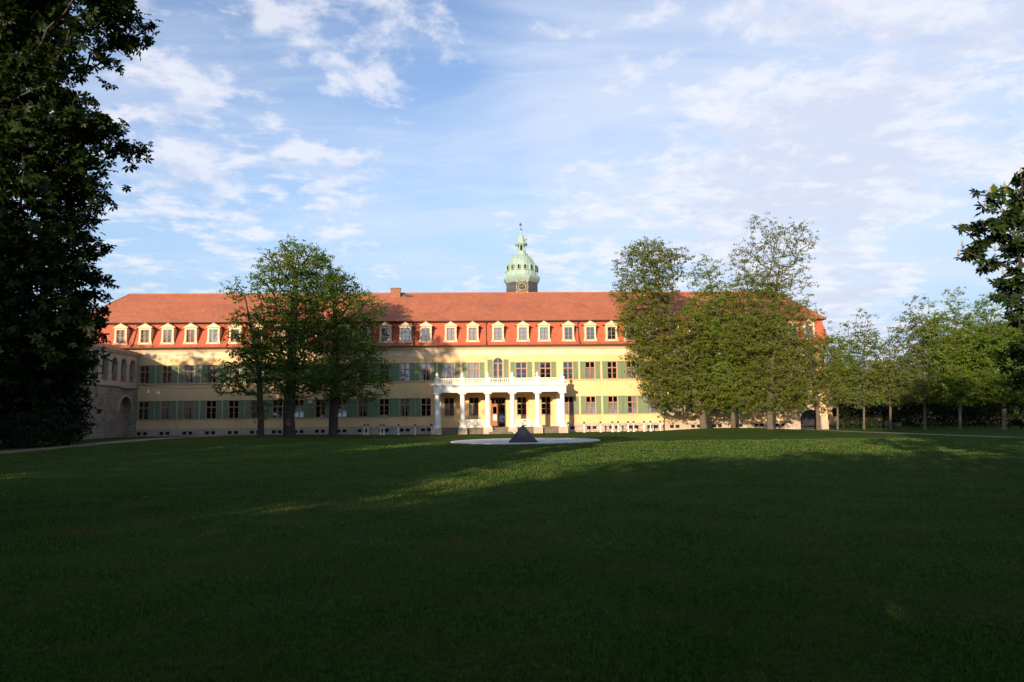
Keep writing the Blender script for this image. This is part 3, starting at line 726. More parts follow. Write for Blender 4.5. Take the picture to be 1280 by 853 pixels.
def curtain_mesh(hw, h, kind):
    c = MB(); n = 9; y = .24
    def drape(x0t, x1t, x0b, x1b, zb, zt):
        vs = []
        for i in range(n):
            t = i/(n-1)
            for k in range(5):
                s = k/4; x = (x0t+(x1t-x0t)*t)*(1-s)+(x0b+(x1b-x0b)*t)*s; z = zt+(zb-zt)*s
                vs.append((x, y+.02*math.sin(i*2.4)+.0, z))
        c.add(vs, [(i*5+k, i*5+k+1, i*5+k+6, i*5+k+5) for i in range(n-1) for k in range(4)])
    if kind == 0: drape(-hw, .02, -hw, -hw*.62, .02, h); drape(-.02, hw, hw*.62, hw, .02, h)
    elif kind == 1: drape(-hw, .0, -hw, -hw*.25, .02, h*.62); drape(0, hw, hw*.35, hw, .02, h*.62)
    elif kind == 2: drape(-hw*.05, hw, hw*.35, hw, .02, h)
    else: drape(-hw, hw, -hw, hw, .02, h)
    return c.mesh('curtain', 'curtain_cloth')
WL = window_meshes(HW, *LOW); WU = window_meshes(HW, *UPP); WB = window_meshes(.68, *UPP)
SH_L, SH_U = shutter_mesh(.64, LOW[1]-LOW[0]+.06), shutter_mesh(.64, UPP[1]-UPP[0]+.06)
CUR = {k: curtain_mesh(HW-.05, 2.2, k) for k in range(4)}
sill = MB(); sill.box(-HW-.08, HW+.08, -.10, .0965, -.07, .0); SILL = sill.mesh('sill', 'pale_stone')
def put_window(x, z0, wm, sh=None, cur=None, sides=(1, 1), with_sill=True):
    o = link('window', wm[0], palace, (x, 0, z0)); link('pane', wm[1], o)
    if with_sill: link('sill', SILL, o, (0, -.003, -.004))
    if cur is not None: link('curtain', CUR[cur], o)
    if sh:
        if sides[0]: link('shutter', sh, o, (-HW-.68, 0, -.03))
        if sides[1]: link('shutter', sh, o, (HW+.04, 0, -.03))
    return o
rc = random.Random(21)
for i, x in enumerate(BAYS_L):
    put_window(x, LOW[0], WL, SH_L, rc.choice([None, None, 0]), (1, 0 if x > -11 else 1))
    put_window(x, UPP[0], WU, SH_U, rc.choice([0, 0, 0, None]))
for i, x in enumerate(BAYS_R):
    put_window(x, LOW[0], WL, SH_L if x < 24 else None, rc.choice([2, 2, 1]), (0 if x < 8 else 1, 1))
    put_window(x, UPP[0], WU, SH_U if x < 30 else None, rc.choice([1, None, 2]), (0 if x < 8 else 1, 1))
for x in BAYS_P:
    if x == -1.8: continue
    put_window(x, LOW[0], WL, None, 1 if x < -3 else None)
    o = put_window(x, UPP[0], WB, None, 3 if x == -4.85 else (0 if x < 0 else None), with_sill=False)
    link('shutter', SH_U, o, (-.68-.70, 0, -.03)); link('shutter', SH_U, o, (.72, 0, -.03))
# arched balcony door above the entrance
def arch_pts(cx, cz, r, n=14): return [(cx+r*math.cos(math.pi*i/n), cz+r*math.sin(math.pi*i/n)) for i in range(n+1)]
def spandrel(m, x0, x1, zs, zt, cx, r, y0, y1, n=14):
    """wall corners left over an arch inside a rectangular opening"""
    ap = arch_pts(cx, zs, r, n)
    right = [p for p in ap if p[0] >= cx-1e-6]; left = [p for p in ap if p[0] <= cx+1e-6]
    m.prism([(x1, zs), (x1, zt)]+([(cx, zt)] if zt-zs > r+1e-6 else [])+right[::-1][:-1], y0, y1) if abs(x1-(cx+r)) < 1e-6 else m.prism([(x1, zs), (x1, zt), (cx, zt)]+right[::-1], y0, y1)
    m.prism([(x0, zt), (x0, zs)]+left[::-1][1:]+([(cx, zt)] if zt-zs > r+1e-6 else []), y0, y1) if abs(x0-(cx-r)) < 1e-6 else m.prism([(cx, zt), (x0, zt), (x0, zs)]+left[::-1], y0, y1)
m = MB(); spandrel(m, -2.4, -1.2, 8.75, 9.35, -1.8, .6, .0, .30); m.build('arch_spandrel', 'yellow_plaster', palace)
m = MB()
h0 = 6.2
m.box(-2.4, -2.3, .12, .2, h0, 8.75); m.box(-1.3, -1.2, .12, .2, h0, 8.75); m.box(-1.93, -1.67, .10, .2, h0, 8.75); m.box(-2.3, -1.93, .12, .2, 8.62, 8.75); m.box(-1.67, -1.3, .12, .2, 8.62, 8.75)
m.box(-1.84, -1.76, .12, .2, 8.75, 9.33)
for z in (7.0, 7.8): m.box(-2.3, -1.93, .13, .18, z, z+.05); m.box(-1.67, -1.3, .13, .18, z, z+.05)
bd = m.build('balcony_door', 'window_wood', palace)
m = MB(); m.box(-2.38, -1.22, .205, .215, h0+.02, 9.33); m.build('pane', 'window_glass', bd)
SH_A = shutter_mesh(.64, 2.95)
link('shutter', SH_A, bd, (-2.4-.72, 0, h0)); link('shutter', SH_A, bd, (-1.2+.08, 0, h0))
# entrance door
m = MB(); m.box(-2.75, -2.63, .08, .2, .76, 4.42); m.box(-.97, -.85, .08, .2, .76, 4.42); m.box(-2.63, -.97, .08, .2, 3.50, 3.62); m.box(-2.63, -.97, .08, .2, 4.32, 4.42)
for x in (-2.2, -1.8, -1.4): m.box(x-.025, x+.025, .1, .18, 3.62, 4.32)
door = m.build('door', 'door_wood', palace)
m = MB(); x0, x1 = -2.62, -1.72
m.box(x0, x0+.14, .06, .12, .78, 3.49); m.box(x1-.30, x1, .06, .12, .78, 3.49); m.box(x0+.14, x1-.30, .06, .12, .78, 1.55); m.box(x0+.14, x1-.30, .06, .12, 3.25, 3.49); m.box(x0+.14, x1-.30, .06, .12, 2.28, 2.40)
m.build('door_leaf', 'door_wood', door)
m = MB(); m.box(x0+.14, x1-.30, .085, .095, 2.40, 3.25); m.box(-2.63, -.97, .13, .14, 3.62, 4.32); m.box(-1.70, -.98, .10, .11, .9, 3.48); m.build('pane', 'window_glass', door)
m = MB(); m.box(x0+.14, x1-.30, .08, .09, 1.55, 2.28); m.build('notice', 'paper_white', door)
m = MB(); m.tube((x1-.10, .0, 1.9), (x1-.10, .0, 2.1), .02); m.tube((x1-.10, .0, 2.0), (x1-.10, .06, 2.0), .015); m.build('handle', 'gilding', door)
# arch at the right corner
m = MB(); spandrel(m, ARX-ARR, ARX+ARR, ARZ, ARZ+ARR, ARX, ARR, .0, .5)
m.build('arch_spandrel', 'yellow_plaster', palace)
m = MB(); n = 16
for i in range(n):
    a0, a1 = math.pi*i/n, math.pi*(i+1)/n; r0, r1 = ARR-.02, ARR+.34
    m.prism([(ARX+r0*math.cos(a0), ARZ+r0*math.sin(a0)), (ARX+r1*math.cos(a0), ARZ+r1*math.sin(a0)), (ARX+r1*math.cos(a1), ARZ+r1*math.sin(a1)), (ARX+r0*math.cos(a1), ARZ+r0*math.sin(a1))], -.12, .2)
m.box(ARX-ARR-.34, ARX-ARR+.02, -.12, .2, -.5, ARZ); m.box(ARX+ARR-.02, ARX+ARR+.34, -.12, .2, -.5, ARZ)
m.build('gate_arch', 'pale_stone', palace)
m = MB(); m.box(ARX-ARR+.02, ARX+ARR-.02, .9, 1.0, -.5, ARZ+ARR)  # solid dark slab behind the bars stands in for the arch's dark interior
for k in range(7): x = ARX-ARR+.2+k*.4; m.box(x-.02, x+.02, .87, .9, -.5, 2.3)
m.build('gate_and_dark_fill', 'dark_metal', palace)

# dormers
DORM = [-47.8, -44.9, -42.2, -39.45, -36.7, -34.1, -31.45, -28.8, -26.2, -23.6, -21.0, -18.4, -15.76, -13.3, -10.77, -7.67, -4.93, -1.75, 1.38, 4.04, 7.12, 9.9, 12.6, 15.0, 17.8, 20.5, 23.2, 25.9, 28.6, 31.3, 34.0, 36.0, 38.2]
dw = .52
m = MB()          # surround with flared scroll feet
zb, zt = 0.0, 1.95
for s in (-1, 1):
    pts = [(s*dw, .12), (s*(dw+.30), .0), (s*(dw+.30), .14), (s*(dw+.22), .42), (s*(dw+.19), 1.2), (s*(dw+.21), 1.72), (s*dw, 1.72)]
    if s < 0: pts = pts[::-1]
    m.prism(pts, -.02, .14)
m.box(-dw, dw, -.02, .14, .0, .12)
m.box(-dw-.21, dw+.21, -.02, .14, 1.72, 1.92)
m.box(-dw-.20, -dw-.02, .14, 1.1, .05, 1.9); m.box(dw+.02, dw+.20, .14, 1.1, .05, 1.9)
m.profile_x([(-.12, 1.92), (-.16, 2.02), (.2, 2.02), (.2, 1.92)], -dw-.34, dw+.34)
m.box(-dw-.36, dw+.36, -.08, .0, -.10, 0.0)
D_BODY = m.mesh('dormer', 'cream_paint')
m = MB(); m.prism([(-dw-.36, 2.02), (dw+.36, 2.02), (.0, 2.50)], -.10, .12); m.lathe([(.05, 2.47), (.08, 2.54), (.03, 2.62)], 8, c=(0, 0)); D_PED = m.mesh('pediment', 'cream_paint')
m = MB(); m.add([(-dw-.46, -.16, 2.035), (0, -.16, 2.56), (dw+.46, -.16, 2.035), (-dw-.46, 1.7, 2.035), (0, 1.7, 2.56), (dw+.46, 1.7, 2.035), (-dw-.46, -.16, 1.985), (0, -.16, 2.505), (dw+.46, -.16, 1.985)], [(0, 1, 4, 3), (1, 2, 5, 4), (0, 6, 7, 1), (1, 7, 8, 2)])
D_ROOF = m.mesh('dormer_roof', 'roof_lower')
m = MB()
for s in (-1, 1):
    m.box(*sorted((s*dw, s*(dw-.06))), .02, .08, .12, 1.72); m.box(*sorted((s*.04, s*(dw-.06))), .03, .07, .62, .655); m.box(*sorted((s*.04, s*(dw-.06))), .03, .07, 1.15, 1.185)
m.box(-.04, .04, .02, .08, .12, 1.72); m.box(-dw+.06, -.04, .02, .08, .12, .18); m.box(.04, dw-.06, .02, .08, .12, .18); m.box(-dw+.06, -.04, .02, .08, 1.66, 1.72); m.box(.04, dw-.06, .02, .08, 1.66, 1.72)
D_FRAME = m.mesh('window_frame', 'window_wood')
m = MB(); m.box(-dw+.03, dw-.03, .045, .055, .15, 1.69); D_PANE = m.mesh('pane', 'dormer_glass')
m = MB(); m.box(-dw+.03, dw-.03, .26, .28, .13, 1.71); D_CURT = m.mesh('curtain', 'curtain_cloth'); 
m = MB(); m.box(-dw+.03, dw-.03, .26, .28, .13, 1.71); D_DARK = m.mesh('dark_room', 'dark_interior')  # near-black sheet stands in for the unlit room
for x in DORM:
    o = link('dormer', D_BODY, palace, (x, -.22, 11.42))
    for me in (D_PED, D_ROOF, D_FRAME, D_PANE): link(me.name, me, o)
    if x < 7 and not -17 < x < -9 and x != 7.12: link('curtain', D_CURT, o)
    else: link('dark_room', D_DARK, o)

# portico
PX0, PX1, PD = -9.62, 6.22, -3.85
m = MB()
m.box(PX0, PX1, PD, -.003, 5.02, 5.62)
m.profile_x([(PD, 5.62), (PD-.06, 5.66), (PD-.22, 5.80), (PD-.24, 5.95), (-.003, 5.95), (-.003, 5.62)], PX0-.2, PX1+.2)
m.box(PX0+.06, PX1-.06, PD+.06, PD+.66, 4.94, 5.02)
port = m.build('portico', 'white_paint', palace)
COLX = [-9.21, -6.2, -3.19, -.24, 2.78, 5.78]
def column_mesh(r):
    c = MB(); c.box(-r-.10, r+.10, -r-.10, r+.10, .76, .92)
    c.lathe([(r+.08, .92), (r+.10, .97), (r+.07, 1.03), (r+.01, 1.06), (r, 1.2), (r*.97, 2.6), (r*.88, 4.52), (r*.9, 4.56), (r*.9, 4.62), (r+.06, 4.70), (r+.08, 4.76)], 20)
    c.box(-r-.12, r+.12, -r-.12, r+.12, 4.76, 4.94); return c.mesh('column', 'white_paint', False)
CM_ = column_mesh(.315)
for x in COLX: link('column', CM_, port, (x, -3.5, 0))
for x in (COLX[0], COLX[-1]):
    m = MB(); m.box(x-.36, x+.36, -.32, -.004, .76, 4.94); m.build('pilaster', 'white_paint', port)
m = MB()
for a, c in zip(COLX, COLX[1:]):       # rounded upper corners of the bays
    for s, x in ((1, a+.36), (-1, c-.36)):
        pts = [(x, 4.935), (x, 4.62)]+[(x+s*(.34-.34*math.cos(t)), 4.62+.31*math.sin(t)) for t in (.4, .8, 1.2, 1.55)]
        if s > 0: pts = pts
        else: pts = pts[::-1]
        m.prism(pts, -3.72, -3.28)
m.build('bay_bracket', 'white_paint', port)
m = MB(); m.box(PX0+.1, PX1-.1, -3.45, -.08, -.3, .755); m.box(-3.1, -.4, -3.95, -3.45, -.3, .5); m.box(-3.1, -.4, -4.35, -3.95, -.3, .25); m.build('floor_steps', 'step_stone', port)
for x in COLX:
    m = MB(); m.box(x-.55, x+.55, -4.0, -3.452, -.3, .757); m.build('column_plinth', 'plinth_stone', port)
# balustrade
BZ = 5.952
for x in COLX:
    m = MB(); m.box(x-.24, x+.24, -3.78, -3.30, BZ, BZ+.72); m.box(x-.29, x+.29, -3.83, -3.25, BZ+.72, BZ+.80)
    ped = m.build('pedestal', 'white_paint', port)
    m = MB(); m.lathe([(.10, BZ+.80), (.06, BZ+.88), (.16, BZ+1.0), (.20, BZ+1.14), (.13, BZ+1.25), (.15, BZ+1.28), (.05, BZ+1.36), (.02, BZ+1.44)], 12, c=(x, -3.54)); m.build('urn', 'white_paint', port, smooth=True)
for a, c in zip(COLX, COLX[1:]):
    m = MB(); x0, x1 = a+.24, c-.24
    m.box(x0, x1, -3.64, -3.44, BZ, BZ+.10); m.box(x0, x1, -3.66, -3.42, BZ+.58, BZ+.68)
    k = int((x1-x0)/.21)
    for i in range(k):
        x = x0+(x1-x0)*(i+.5)/k; m.lathe([(.045, BZ+.1), (.07, BZ+.22), (.035, BZ+.36), (.05, BZ+.5), (.045, BZ+.58)], 6, c=(x, -3.54), cap=False)
    m.build('balustrade', 'white_paint', port)
for x in (COLX[0], COLX[-1]):
    m = MB(); m.box(x-.1, x+.1, -3.25, -.05, BZ, BZ+.10); m.box(x-.12, x+.12, -3.25, -.05, BZ+.58, BZ+.68)
    for i in range(14): m.lathe([(.045, BZ+.1), (.07, BZ+.22), (.035, BZ+.36), (.05, BZ+.5), (.045, BZ+.58)], 6, c=(x, -3.1+i*.22), cap=False)
    m.build('balustrade', 'white_paint', port)
# lattice railings in the second and fourth bay
for a, c in ((COLX[1], COLX[2]), (COLX[3], COLX[4])):
    m = MB(); x0, x1 = a+.34, c-.34; z0, z1 = .80, 1.62; y0, y1 = -3.56, -3.48
    m.box(x0, x1, y0-.03, y1+.03, z1, z1+.09); m.box(x0, x1, y0-.03, y1+.03, z0, z0+.09)
    for k in range(4):
        x = x0+(x1-x0)*k/3; m.box(x-.05 if k else x, x+.05 if k < 3 else x, y0, y1, z0+.09, z1)
    for k in range(3):
        xa, xb = x0+(x1-x0)*k/3+.05, x0+(x1-x0)*(k+1)/3-.05; za, zb = z0+.09, z1; cx, cz = (xa+xb)/2, (za+zb)/2
        m.tube((xa, (y0+y1)/2, za), (xb, (y0+y1)/2, zb), .045, .045, 4); m.tube((xa, (y0+y1)/2, zb), (xb, (y0+y1)/2, za), .045, .045, 4)
        n = 14
        for i in range(n):
            t0, t1 = 6.2832*i/n, 6.2832*(i+1)/n; m.tube((cx+.22*math.cos(t0), y0-.01, cz+.22*math.sin(t0)), (cx+.22*math.cos(t1), y0-.01, cz+.22*math.sin(t1)), .035, .035, 4)
    m.build('lattice_railing', 'white_paint', port)

# ------------------------------------------------------------------ old stone wing on the left
wing = empty('stone_wing', pal(-45.6, 0), A, 'old grey stone wing with an arcaded loggia above a tall arched portal', 'building')
def wing_wall(name, s0, s1, z0, z1, arches, mt, x, th):
    """wall facing +x in the wing frame; s runs towards the camera; arches: (centre s, half width, z bottom, z spring)"""
    tmp = MB(); hs = [(c-hwid, c+hwid, zb, zs+hwid) for c, hwid, zb, zs in arches]
    tmp.holes(s0, s1, z0, z1, hs, 0, th)
    for c, hwid, zb, zs in arches: spandrel(tmp, c-hwid, c+hwid, zs, zs+hwid, c, hwid, 0, th)
    tmp.box(s0, s0+.001, 0, th, z0, z1)
    tmp.v = [(x-b, -a, c) for a, b, c in tmp.v]
    return tmp.build(name, mt, wing)
wing_wall('wall', .02, 22, -.6, 6.05, [(2.95, 1.55, -.6, 3.35)], 'grey_stone', 0, .8)
AR = [(1.6+2.12*k, .66, 6.62, 8.66) for k in range(9)]
wing_wall('arcade', .02, 22, 6.25, 9.85, AR, 'pale_stone', .02, .55)
m = MB(); m.box(-7, .16, -22, -.02, 6.05, 6.25); m.box(-7, .30, -4.5, -1.2, 5.9, 6.05); m.build('string_course', 'pale_stone', wing)
m = MB(); m.box(-7, .18, -22, -.02, 9.85, 10.05); m.box(-7, .32, -22, -.02, 10.05, 10.2); m.build('cornice', 'pale_stone', wing)
m = MB(); m.add([(.36, -22, 10.2), (.36, -.02, 10.2), (-3.4, -.02, 11.3), (-3.4, -22, 11.3), (-7, -.02, 10.2), (-7, -22, 10.2)], [(0, 1, 2, 3), (3, 2, 4, 5), (0, 3, 5), (1, 4, 2)]); m.build('roof', 'roof_upper', wing)
m = MB(); m.box(-6.9, -3.6, -22, -.02, 6.25, 9.85); m.build('loggia_back_wall', 'loggia_plaster', wing)
m = MB(); m.box(-7, -6.9, -22, -.02, -.6, 6.05); m.box(-7, -.05, -22.4, -22.0, -.6, 9.85); m.build('end_wall', 'grey_stone', wing)
for c, hwid, zb, zs in AR[:6]:
    m = MB(); m.box(-.30, -.16, -c-hwid, -c+hwid, 7.28, 7.38); m.box(-.28, -.18, -c-hwid, -c+hwid, 6.62, 6.7)
    for k in range(6): y = -c-hwid+(k+.5)*hwid/3; m.box(-.26, -.20, y-.04, y+.04, 6.7, 7.28)
    m.build('loggia_railing', 'window_wood', wing)
m = MB(); m.box(-.85, -.80, -4.5, -1.4, -.5, 4.9); m.box(-.80, -.76, -4.5, -1.4, 3.25, 3.4); m.box(-.80, -.77, -3.0, -2.9, -.5, 3.25); m.build('portal_door', 'loggia_plaster', wing)
m = MB()
for k in range(14):
    a0, a1 = math.pi*k/14, math.pi*(k+1)/14
    m.prism([(2.95+1.55*math.cos(a0), 3.35+1.55*math.sin(a0)), (2.95+1.85*math.cos(a0), 3.35+1.85*math.sin(a0)), (2.95+1.85*math.cos(a1), 3.35+1.85*math.sin(a1)), (2.95+1.55*math.cos(a1), 3.35+1.55*math.sin(a1))], -.08, .1)
m.box(1.0, 1.4, -.12, .1, 3.15, 3.35); m.box(4.5, 4.85, -.12, .1, 3.15, 3.35)
m.v = [(-b, -a, c) for a, b, c in m.v]; m.build('portal_arch', 'pale_stone', wing)

# ------------------------------------------------------------------ clock tower behind the roof
TX, TY = 1.86, 125.0
tower = empty('clock_tower', (TX, TY, 0), 0, 'grey clock tower with green copper onion dome rising behind the palace roof', 'tower')
o8 = R(22.5)
m = MB(); m.lathe([(2.95, 0), (2.95, 25.3), (2.75, 25.4)], 8, rot=o8); m.build('shaft', 'slate_grey', tower)
m = MB(); m.lathe([(2.9, 25.05), (3.25, 25.55), (3.42, 25.9), (3.42, 26.05), (3.2, 26.2), (2.85, 26.3)], 8, rot=o8); m.build('tower_cornice', 'patina_copper', tower)
domep = [(2.92, 26.25), (2.80, 26.9), (2.74, 27.3), (2.66, 27.9), (2.45, 28.6), (2.1, 29.25), (1.65, 29.8), (1.25, 30.15), (1.0, 30.35)]
m = MB(); m.lathe(domep, 16, rot=R(11.25))
for i in range(8):
    t = 2*math.pi*i/8+o8
    for (r0, z0), (r1, z1) in zip(domep, domep[1:]): m.tube((r0*math.cos(t), r0*math.sin(t), z0), (r1*math.cos(t), r1*math.sin(t), z1), .09, .09, 5)
dome = m.build('dome', 'patina_copper', tower)
for i in range(8):
    t = -math.pi/2+2*math.pi*i/8; ca, sa = math.cos(t), math.sin(t)
    for s in (-.55, .55):
        m = MB(); r = 2.62; h = .0
        vs = []
        for (u, ww, zz) in ((-.28, -.1, 27.2), (.28, -.1, 27.2), (.28, -.1, 28.0), (0, -.1, 28.3), (-.28, -.1, 28.0), (-.28, .42, 27.2), (.28, .42, 27.2), (.28, .42, 28.0), (0, .42, 28.3), (-.28, .42, 28.0)):
            rr_, uu = r-.12+ww*.0+ww, u+s
            vs.append((rr_*ca-uu*sa, rr_*sa+uu*ca, zz))
        m.add(vs, [(5, 6, 7, 8, 9), (0, 5, 9, 4), (1, 2, 7, 6), (3, 4, 9, 8), (2, 3, 8, 7), (0, 1, 6, 5)])
        m.build('dome_dormer', 'patina_copper', dome)
        m = MB(); vs = []
        for u, zz in ((-.17, 27.3), (.17, 27.3), (.17, 27.9), (0, 28.12), (-.17, 27.9)):
            rr_, uu = r+.31, u+s; vs.append((rr_*ca-uu*sa, rr_*sa+uu*ca, zz))
        m.add(vs, [(0, 1, 2, 3, 4)]); m.build('opening', 'dark_interior', dome)
m = MB(); m.lathe([(1.25, 30.2), (1.28, 30.38), (1.05, 30.45)], 8, rot=o8); m.lathe([(.88, 30.4), (.84, 30.95)], 8, rot=o8)
for i in range(8):
    t = 2*math.pi*i/8+o8; m.tube((.76*math.cos(t), .76*math.sin(t), 30.9), (.76*math.cos(t), .76*math.sin(t), 32.05), .11, .11, 6)
m.lathe([(.84, 31.85), (1.05, 32.0), (1.2, 32.2), (1.14, 32.36), (.88, 32.42)], 8, rot=o8); m.build('lantern', 'patina_copper', tower)
m = MB(); m.lathe([(.42, 30.9), (.42, 31.9)], 8); m.build('lantern_core', 'dark_interior', tower)
m = MB(); m.lathe([(.9, 32.4), (.78, 32.75), (.64, 33.2), (.45, 33.6), (.2, 33.95), (.10, 34.5), (.05, 35.0)], 8, rot=o8); m.tube((.62, -.4, 33.0), (.95, -.6, 33.0), .16, .16, 6); m.build('cupola', 'patina_copper', tower)
m = MB(); m.tube((0, 0, 34.9), (0, 0, 36.2), .035, .03, 6); m.lathe([(.02, 34.72), (.16, 34.86), (.16, 34.95), (.02, 35.08)], 10); m.prism([(0, 35.55), (.0, 36.05), (-.34, 35.95), (-.22, 35.8), (-.36, 35.62)], -.02, .02); m.prism([(.02, 35.7), (.3, 35.78), (.02, 35.86)], -.02, .02); m.build('weather_vane', 'dark_metal', tower)
# clock on the faces turned to the park
def clock(k):
    t = -math.pi/2+2*math.pi*k/8; ap = 2.95*math.cos(o8)+.03
    M = Matrix.Rotation(t+math.pi/2, 4, 'Z') @ Matrix.Translation((0, -ap, 24.15))
    m = MB(); m.box(-1.02, 1.02, -.02, .02, -1.02, 1.02); face = m.build('clock_face', 'dark_metal', tower); face.matrix_local = M
    m = MB(); n = 32
    for r in (.98, .58):
        for i in range(n):
            a0, a1 = 6.28319*i/n, 6.28319*(i+1)/n
            m.prism([(r*math.cos(a0), r*math.sin(a0)), ((r+.05)*math.cos(a0), (r+.05)*math.sin(a0)), ((r+.05)*math.cos(a1), (r+.05)*math.sin(a1)), (r*math.cos(a1), r*math.sin(a1))], -.06, -.022)
    nums = ['XII', 'I', 'II', 'III', 'IV', 'V', 'VI', 'VII', 'VIII', 'IX', 'X', 'XI']
    for h, s in enumerate(nums):
        th = math.pi/2-h*math.pi/6; wch = {'I': .09, 'V': .17, 'X': .17}; tot = sum(wch[c] for c in s); x = -tot/2
        er, et = Vector((math.cos(th), math.sin(th))), Vector((math.sin(th), -math.cos(th)))
        def stroke(xa, za, xb, zb):
            a = er*(.79+za)+et*xa; b = er*(.79+zb)+et*xb; m.tube((a.x, -.05, a.y), (b.x, -.05, b.y), .026, .026, 4)
        for c in s:
            if c == 'I': stroke(x+.045, -.14, x+.045, .14)
            elif c == 'V': stroke(x+.02, .14, x+.085, -.14); stroke(x+.085, -.14, x+.15, .14)
            else: stroke(x+.02, .14, x+.15, -.14); stroke(x+.02, -.14, x+.15, .14)
            x += wch[c]
    for s in (-1, 1):
        for q in (-1, 1): m.prism([(s*1.0, q*1.0), (s*.72, q*1.0), (s*1.0, q*.72)][::s*q], -.05, -.022)
    m.build('numerals', 'gilding', face)
    m = MB(); m.tube((0, -.09, 0), (.52, -.09, .36), .035, .02, 5); m.tube((0, -.1, 0), (-.40, -.1, .08), .045, .03, 5); m.build('hands', 'gilding', face)
clock(0)

# ------------------------------------------------------------------ pyramid and its stone disc
DX, DY = 1.0, 61.0
m = MB(); n = 72; rr_ = random.Random(8)
ring0 = [((6.25)*math.cos(6.28319*i/n), 6.25*math.sin(6.28319*i/n)) for i in range(n)]
m.add([(x, y, -.1) for x, y in ring0]+[(x, y, .075) for x, y in ring0]+[(x*.985, y*.985, .09) for x, y in ring0], [(i, (i+1) % n, (i+1) % n+n, i+n) for i in range(n)]+[(i+n, (i+1) % n+n, (i+1) % n+2*n, i+2*n) for i in range(n)]+[tuple(range(2*n, 3*n))])
tag(m.build('stone_disc', 'disc_stone', loc=(DX, DY, gz(DX, DY)-.02)), 'large flat round disc of pale stone set in the lawn', 'disc')
m = MB(); s = 1.12; h = 1.38
m.add([(-s, -s, 0), (s, -s, 0), (s, s, 0), (-s, s, 0), (-s, -s, .05), (s, -s, .05), (s, s, .05), (-s, s, .05), (0, 0, h)], [(0, 3, 2, 1), (0, 1, 5, 4), (1, 2, 6, 5), (2, 3, 7, 6), (3, 0, 4, 7), (4, 5, 8), (5, 6, 8), (6, 7, 8), (7, 4, 8)])
q = at(654, 553, 57.2)
tag(m.build('pyramid', 'basalt', loc=(q.x, 57.2, gz(DX, DY)+.075)), 'small dark stone pyramid standing on the pale round disc', 'sculpture')


# ------------------------------------------------------------------ bollards with chains before the facade
m = MB(); m.box(-.13, .13, -.13, .13, -.25, .08); m.lathe([(.07, .08), (.065, .92), (.10, .95), (.10, 1.0), (.05, 1.03)], 10); BOL_POST = m.mesh('post', 'white_paint')
m = MB(); m.lathe([(.03, 1.02), (.11, 1.08), (.13, 1.16), (.10, 1.25), (.03, 1.29)], 10); BOL_CAP = m.mesh('knob', 'dark_metal', True)
def bollard(x, lab):
    q = pal(x, -2.5); r = empty('bollard', (q.x, q.y, gz(q.x, q.y)), A, lab, 'bollard', 'white bollards before the facade'); link('post', BOL_POST, r); link('knob', BOL_CAP, r); return r
def chain(x0, x1, lab):
    m = MB(); n = 10; L = x1-x0; z = lambda t: .95-.30*4*t*(1-t)
    for i in range(n): m.tube((L*i/n, 0, z(i/n)), (L*(i+1)/n, 0, z((i+1)/n)), .022, .022, 4)
    q = pal(x0, -2.5); o = m.build('chain', 'dark_metal', None, (q.x, q.y, gz(q.x, q.y))); o.rotation_euler = (0, 0, A); tag(o, lab, 'chain', 'chains hung between the bollards')
BR = [6.55, 8.5, 10.5, 11.95, 12.65, 13.9, 14.55, 15.85, 16.65, 17.85]
ORD = ['first', 'second', 'third', 'fourth', 'fifth', 'sixth', 'seventh', 'eighth', 'ninth', 'tenth']
for i, x in enumerate(BR): bollard(x, f'white dark-knobbed bollard, {ORD[i]} counted from the portico to the right')
for i, (a, c) in enumerate(zip(BR, BR[1:])):
    if c-a > .9: chain(a+.08, c-.08, f'sagging chain after the {ORD[i]} bollard right of the portico')
BLL = [-9.95, -11.9, -13.88, -15.6, -16.0, -17.5, -17.9]
for i, x in enumerate(BLL): bollard(x, f'white dark-knobbed bollard, {ORD[i]} counted from the portico to the left')
for i, (a, c) in enumerate(zip(BLL, BLL[1:])):
    if a-c > .9: chain(c+.08, a-.08, f'sagging chain after the {ORD[i]} bollard left of the portico')

# ------------------------------------------------------------------ hanging lamps on a cable by the stone wing
ca, cb_ = pal(-45.1, -1.2, 6.35), Vector((-26.1, 75, 6.0))
m = MB(); n = 24; pt = lambda t: ca.lerp(cb_, t)+Vector((0, 0, -1.1*4*t*(1-t)*.5))
for i in range(n): m.tube(pt(i/n)-ca, pt((i+1)/n)-ca, .022, .022, 4)
tag(m.build('cable', 'dark_metal', None, ca), 'thin sagging cable between the stone wing and the first linden', 'cable')
for t, lab in ((.10, 'small white lamp hanging on the cable, nearer to the stone wing'), (.19, 'small white lamp hanging on the cable, farther from the stone wing')):
    q = pt(t); r = empty('hanging_lamp', q, 0, lab, 'lamp', 'lamps hanging on the cable')
    m = MB(); m.tube((0, 0, -.5), (0, 0, .02), .025, .025, 6); m.build('rod', 'lamp_white', r)
    m = MB(); m.lathe([(.05, -.42), (.14, -.55), (.24, -.78), (.22, -.80), (.05, -.80)], 12); m.build('shade', 'lamp_white', r)

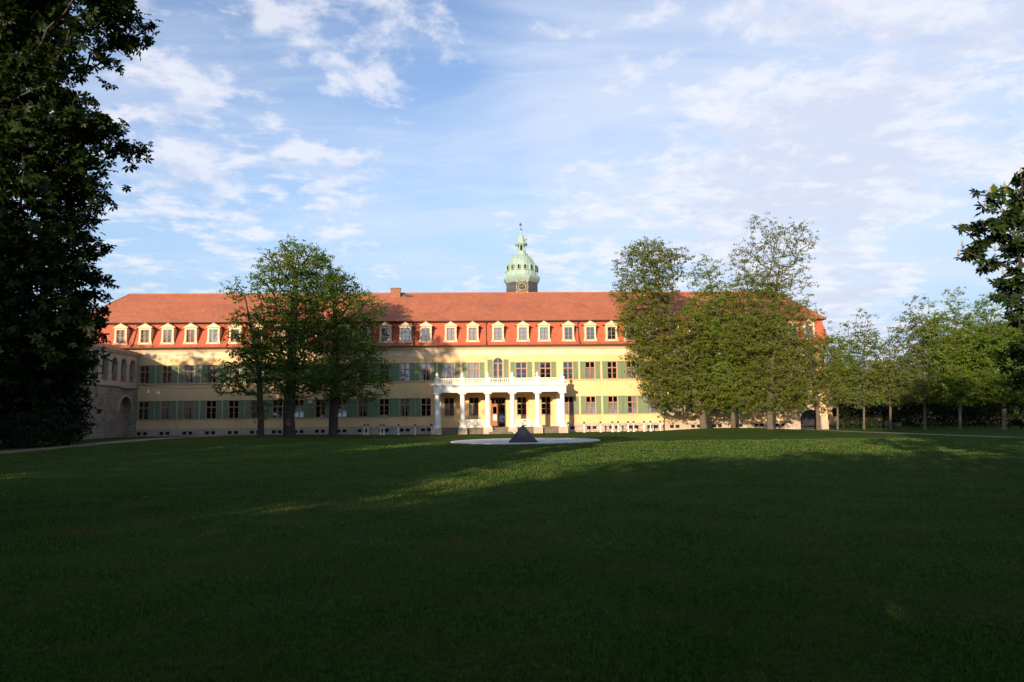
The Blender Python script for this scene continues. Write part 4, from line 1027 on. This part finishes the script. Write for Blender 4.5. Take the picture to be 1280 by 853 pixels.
# ------------------------------------------------------------------ bench
q = at(1117, 540, 80); bench = empty('park_bench', (q.x, 80, gz(q.x, 80)), R(-20), 'low dark wooden bench on the grass beside the right path', 'bench')
m = MB()
for k in range(4): m.box(-.9, .9, -.42+k*.12, -.33+k*.12, .43, .47)
m.build('seat', 'bench_wood', bench)
m = MB()
for k in range(3): m.box(-.9, .9, .10+k*.03, .14+k*.03, .58+k*.13, .67+k*.13)
m.build('backrest', 'bench_wood', bench)
for x in (-.75, .75):
    m = MB(); m.box(x-.04, x+.04, -.38, -.30, -.05, .43); m.box(x-.04, x+.04, .02, .10, -.05, .43); m.box(x-.04, x+.04, -.40, .12, .37, .428); m.tube((x, .08, .42), (x, .22, .95), .03); m.build('leg', 'bench_wood', bench)

# ------------------------------------------------------------------ houses beyond the hedge
def house(px, Y, w, d, hw, hr, wallm, lab, rz=0.0, nwin=3):
    q = at(px, 520, Y); r = empty('house', (q.x, Y, 0), rz, lab, 'house')
    xs_ = [-w/2+w*(i+.5)/nwin for i in range(nwin)]
    hs = [(x-.5, x+.5, z, z+1.5) for x in xs_ for z in ([1.2, 4.2] if hw > 5 else [1.2])]
    m = MB(); m.holes(-w/2, w/2, -.5, hw, hs, 0, .25); m.add([(-w/2, 0, -.5), (-w/2, d, -.5), (-w/2, d, hw), (-w/2, 0, hw), (w/2, 0, -.5), (w/2, d, -.5), (w/2, d, hw), (w/2, 0, hw), (-w/2, d/2, hw+hr), (w/2, d/2, hw+hr)], [(0, 3, 2, 1), (4, 5, 6, 7), (1, 2, 6, 5), (3, 8, 2), (7, 6, 9)])
    m.build('wall', wallm, r)
    m = MB(); o_ = .4
    m.add([(-w/2-o_, -o_, hw-.15), (w/2+o_, -o_, hw-.15), (w/2+o_, d/2, hw+hr+.05), (-w/2-o_, d/2, hw+hr+.05), (-w/2-o_, d+o_, hw-.15), (w/2+o_, d+o_, hw-.15)], [(0, 1, 2, 3), (3, 2, 5, 4)]); m.build('roof', 'roof_upper', r)
    for a, c, z0, z1 in hs:
        m = MB(); m.box(a, c, .18, .24, z0, z1); o = m.build('window', 'window_wood', r); m = MB(); m.box(a+.08, c-.08, .165, .175, z0+.08, z1-.08); m.build('pane', 'dark_interior', o)
house(1066, 122, 9, 10, 7.0, 2.2, 'ochre_plaster', 'ochre house glimpsed between the first row trees beside the palace', R(3))
house(1225, 118, 16, 9, 4.2, 3.4, 'ochre_plaster', 'low house with red roof hidden behind the right row trees', R(-12), 5)
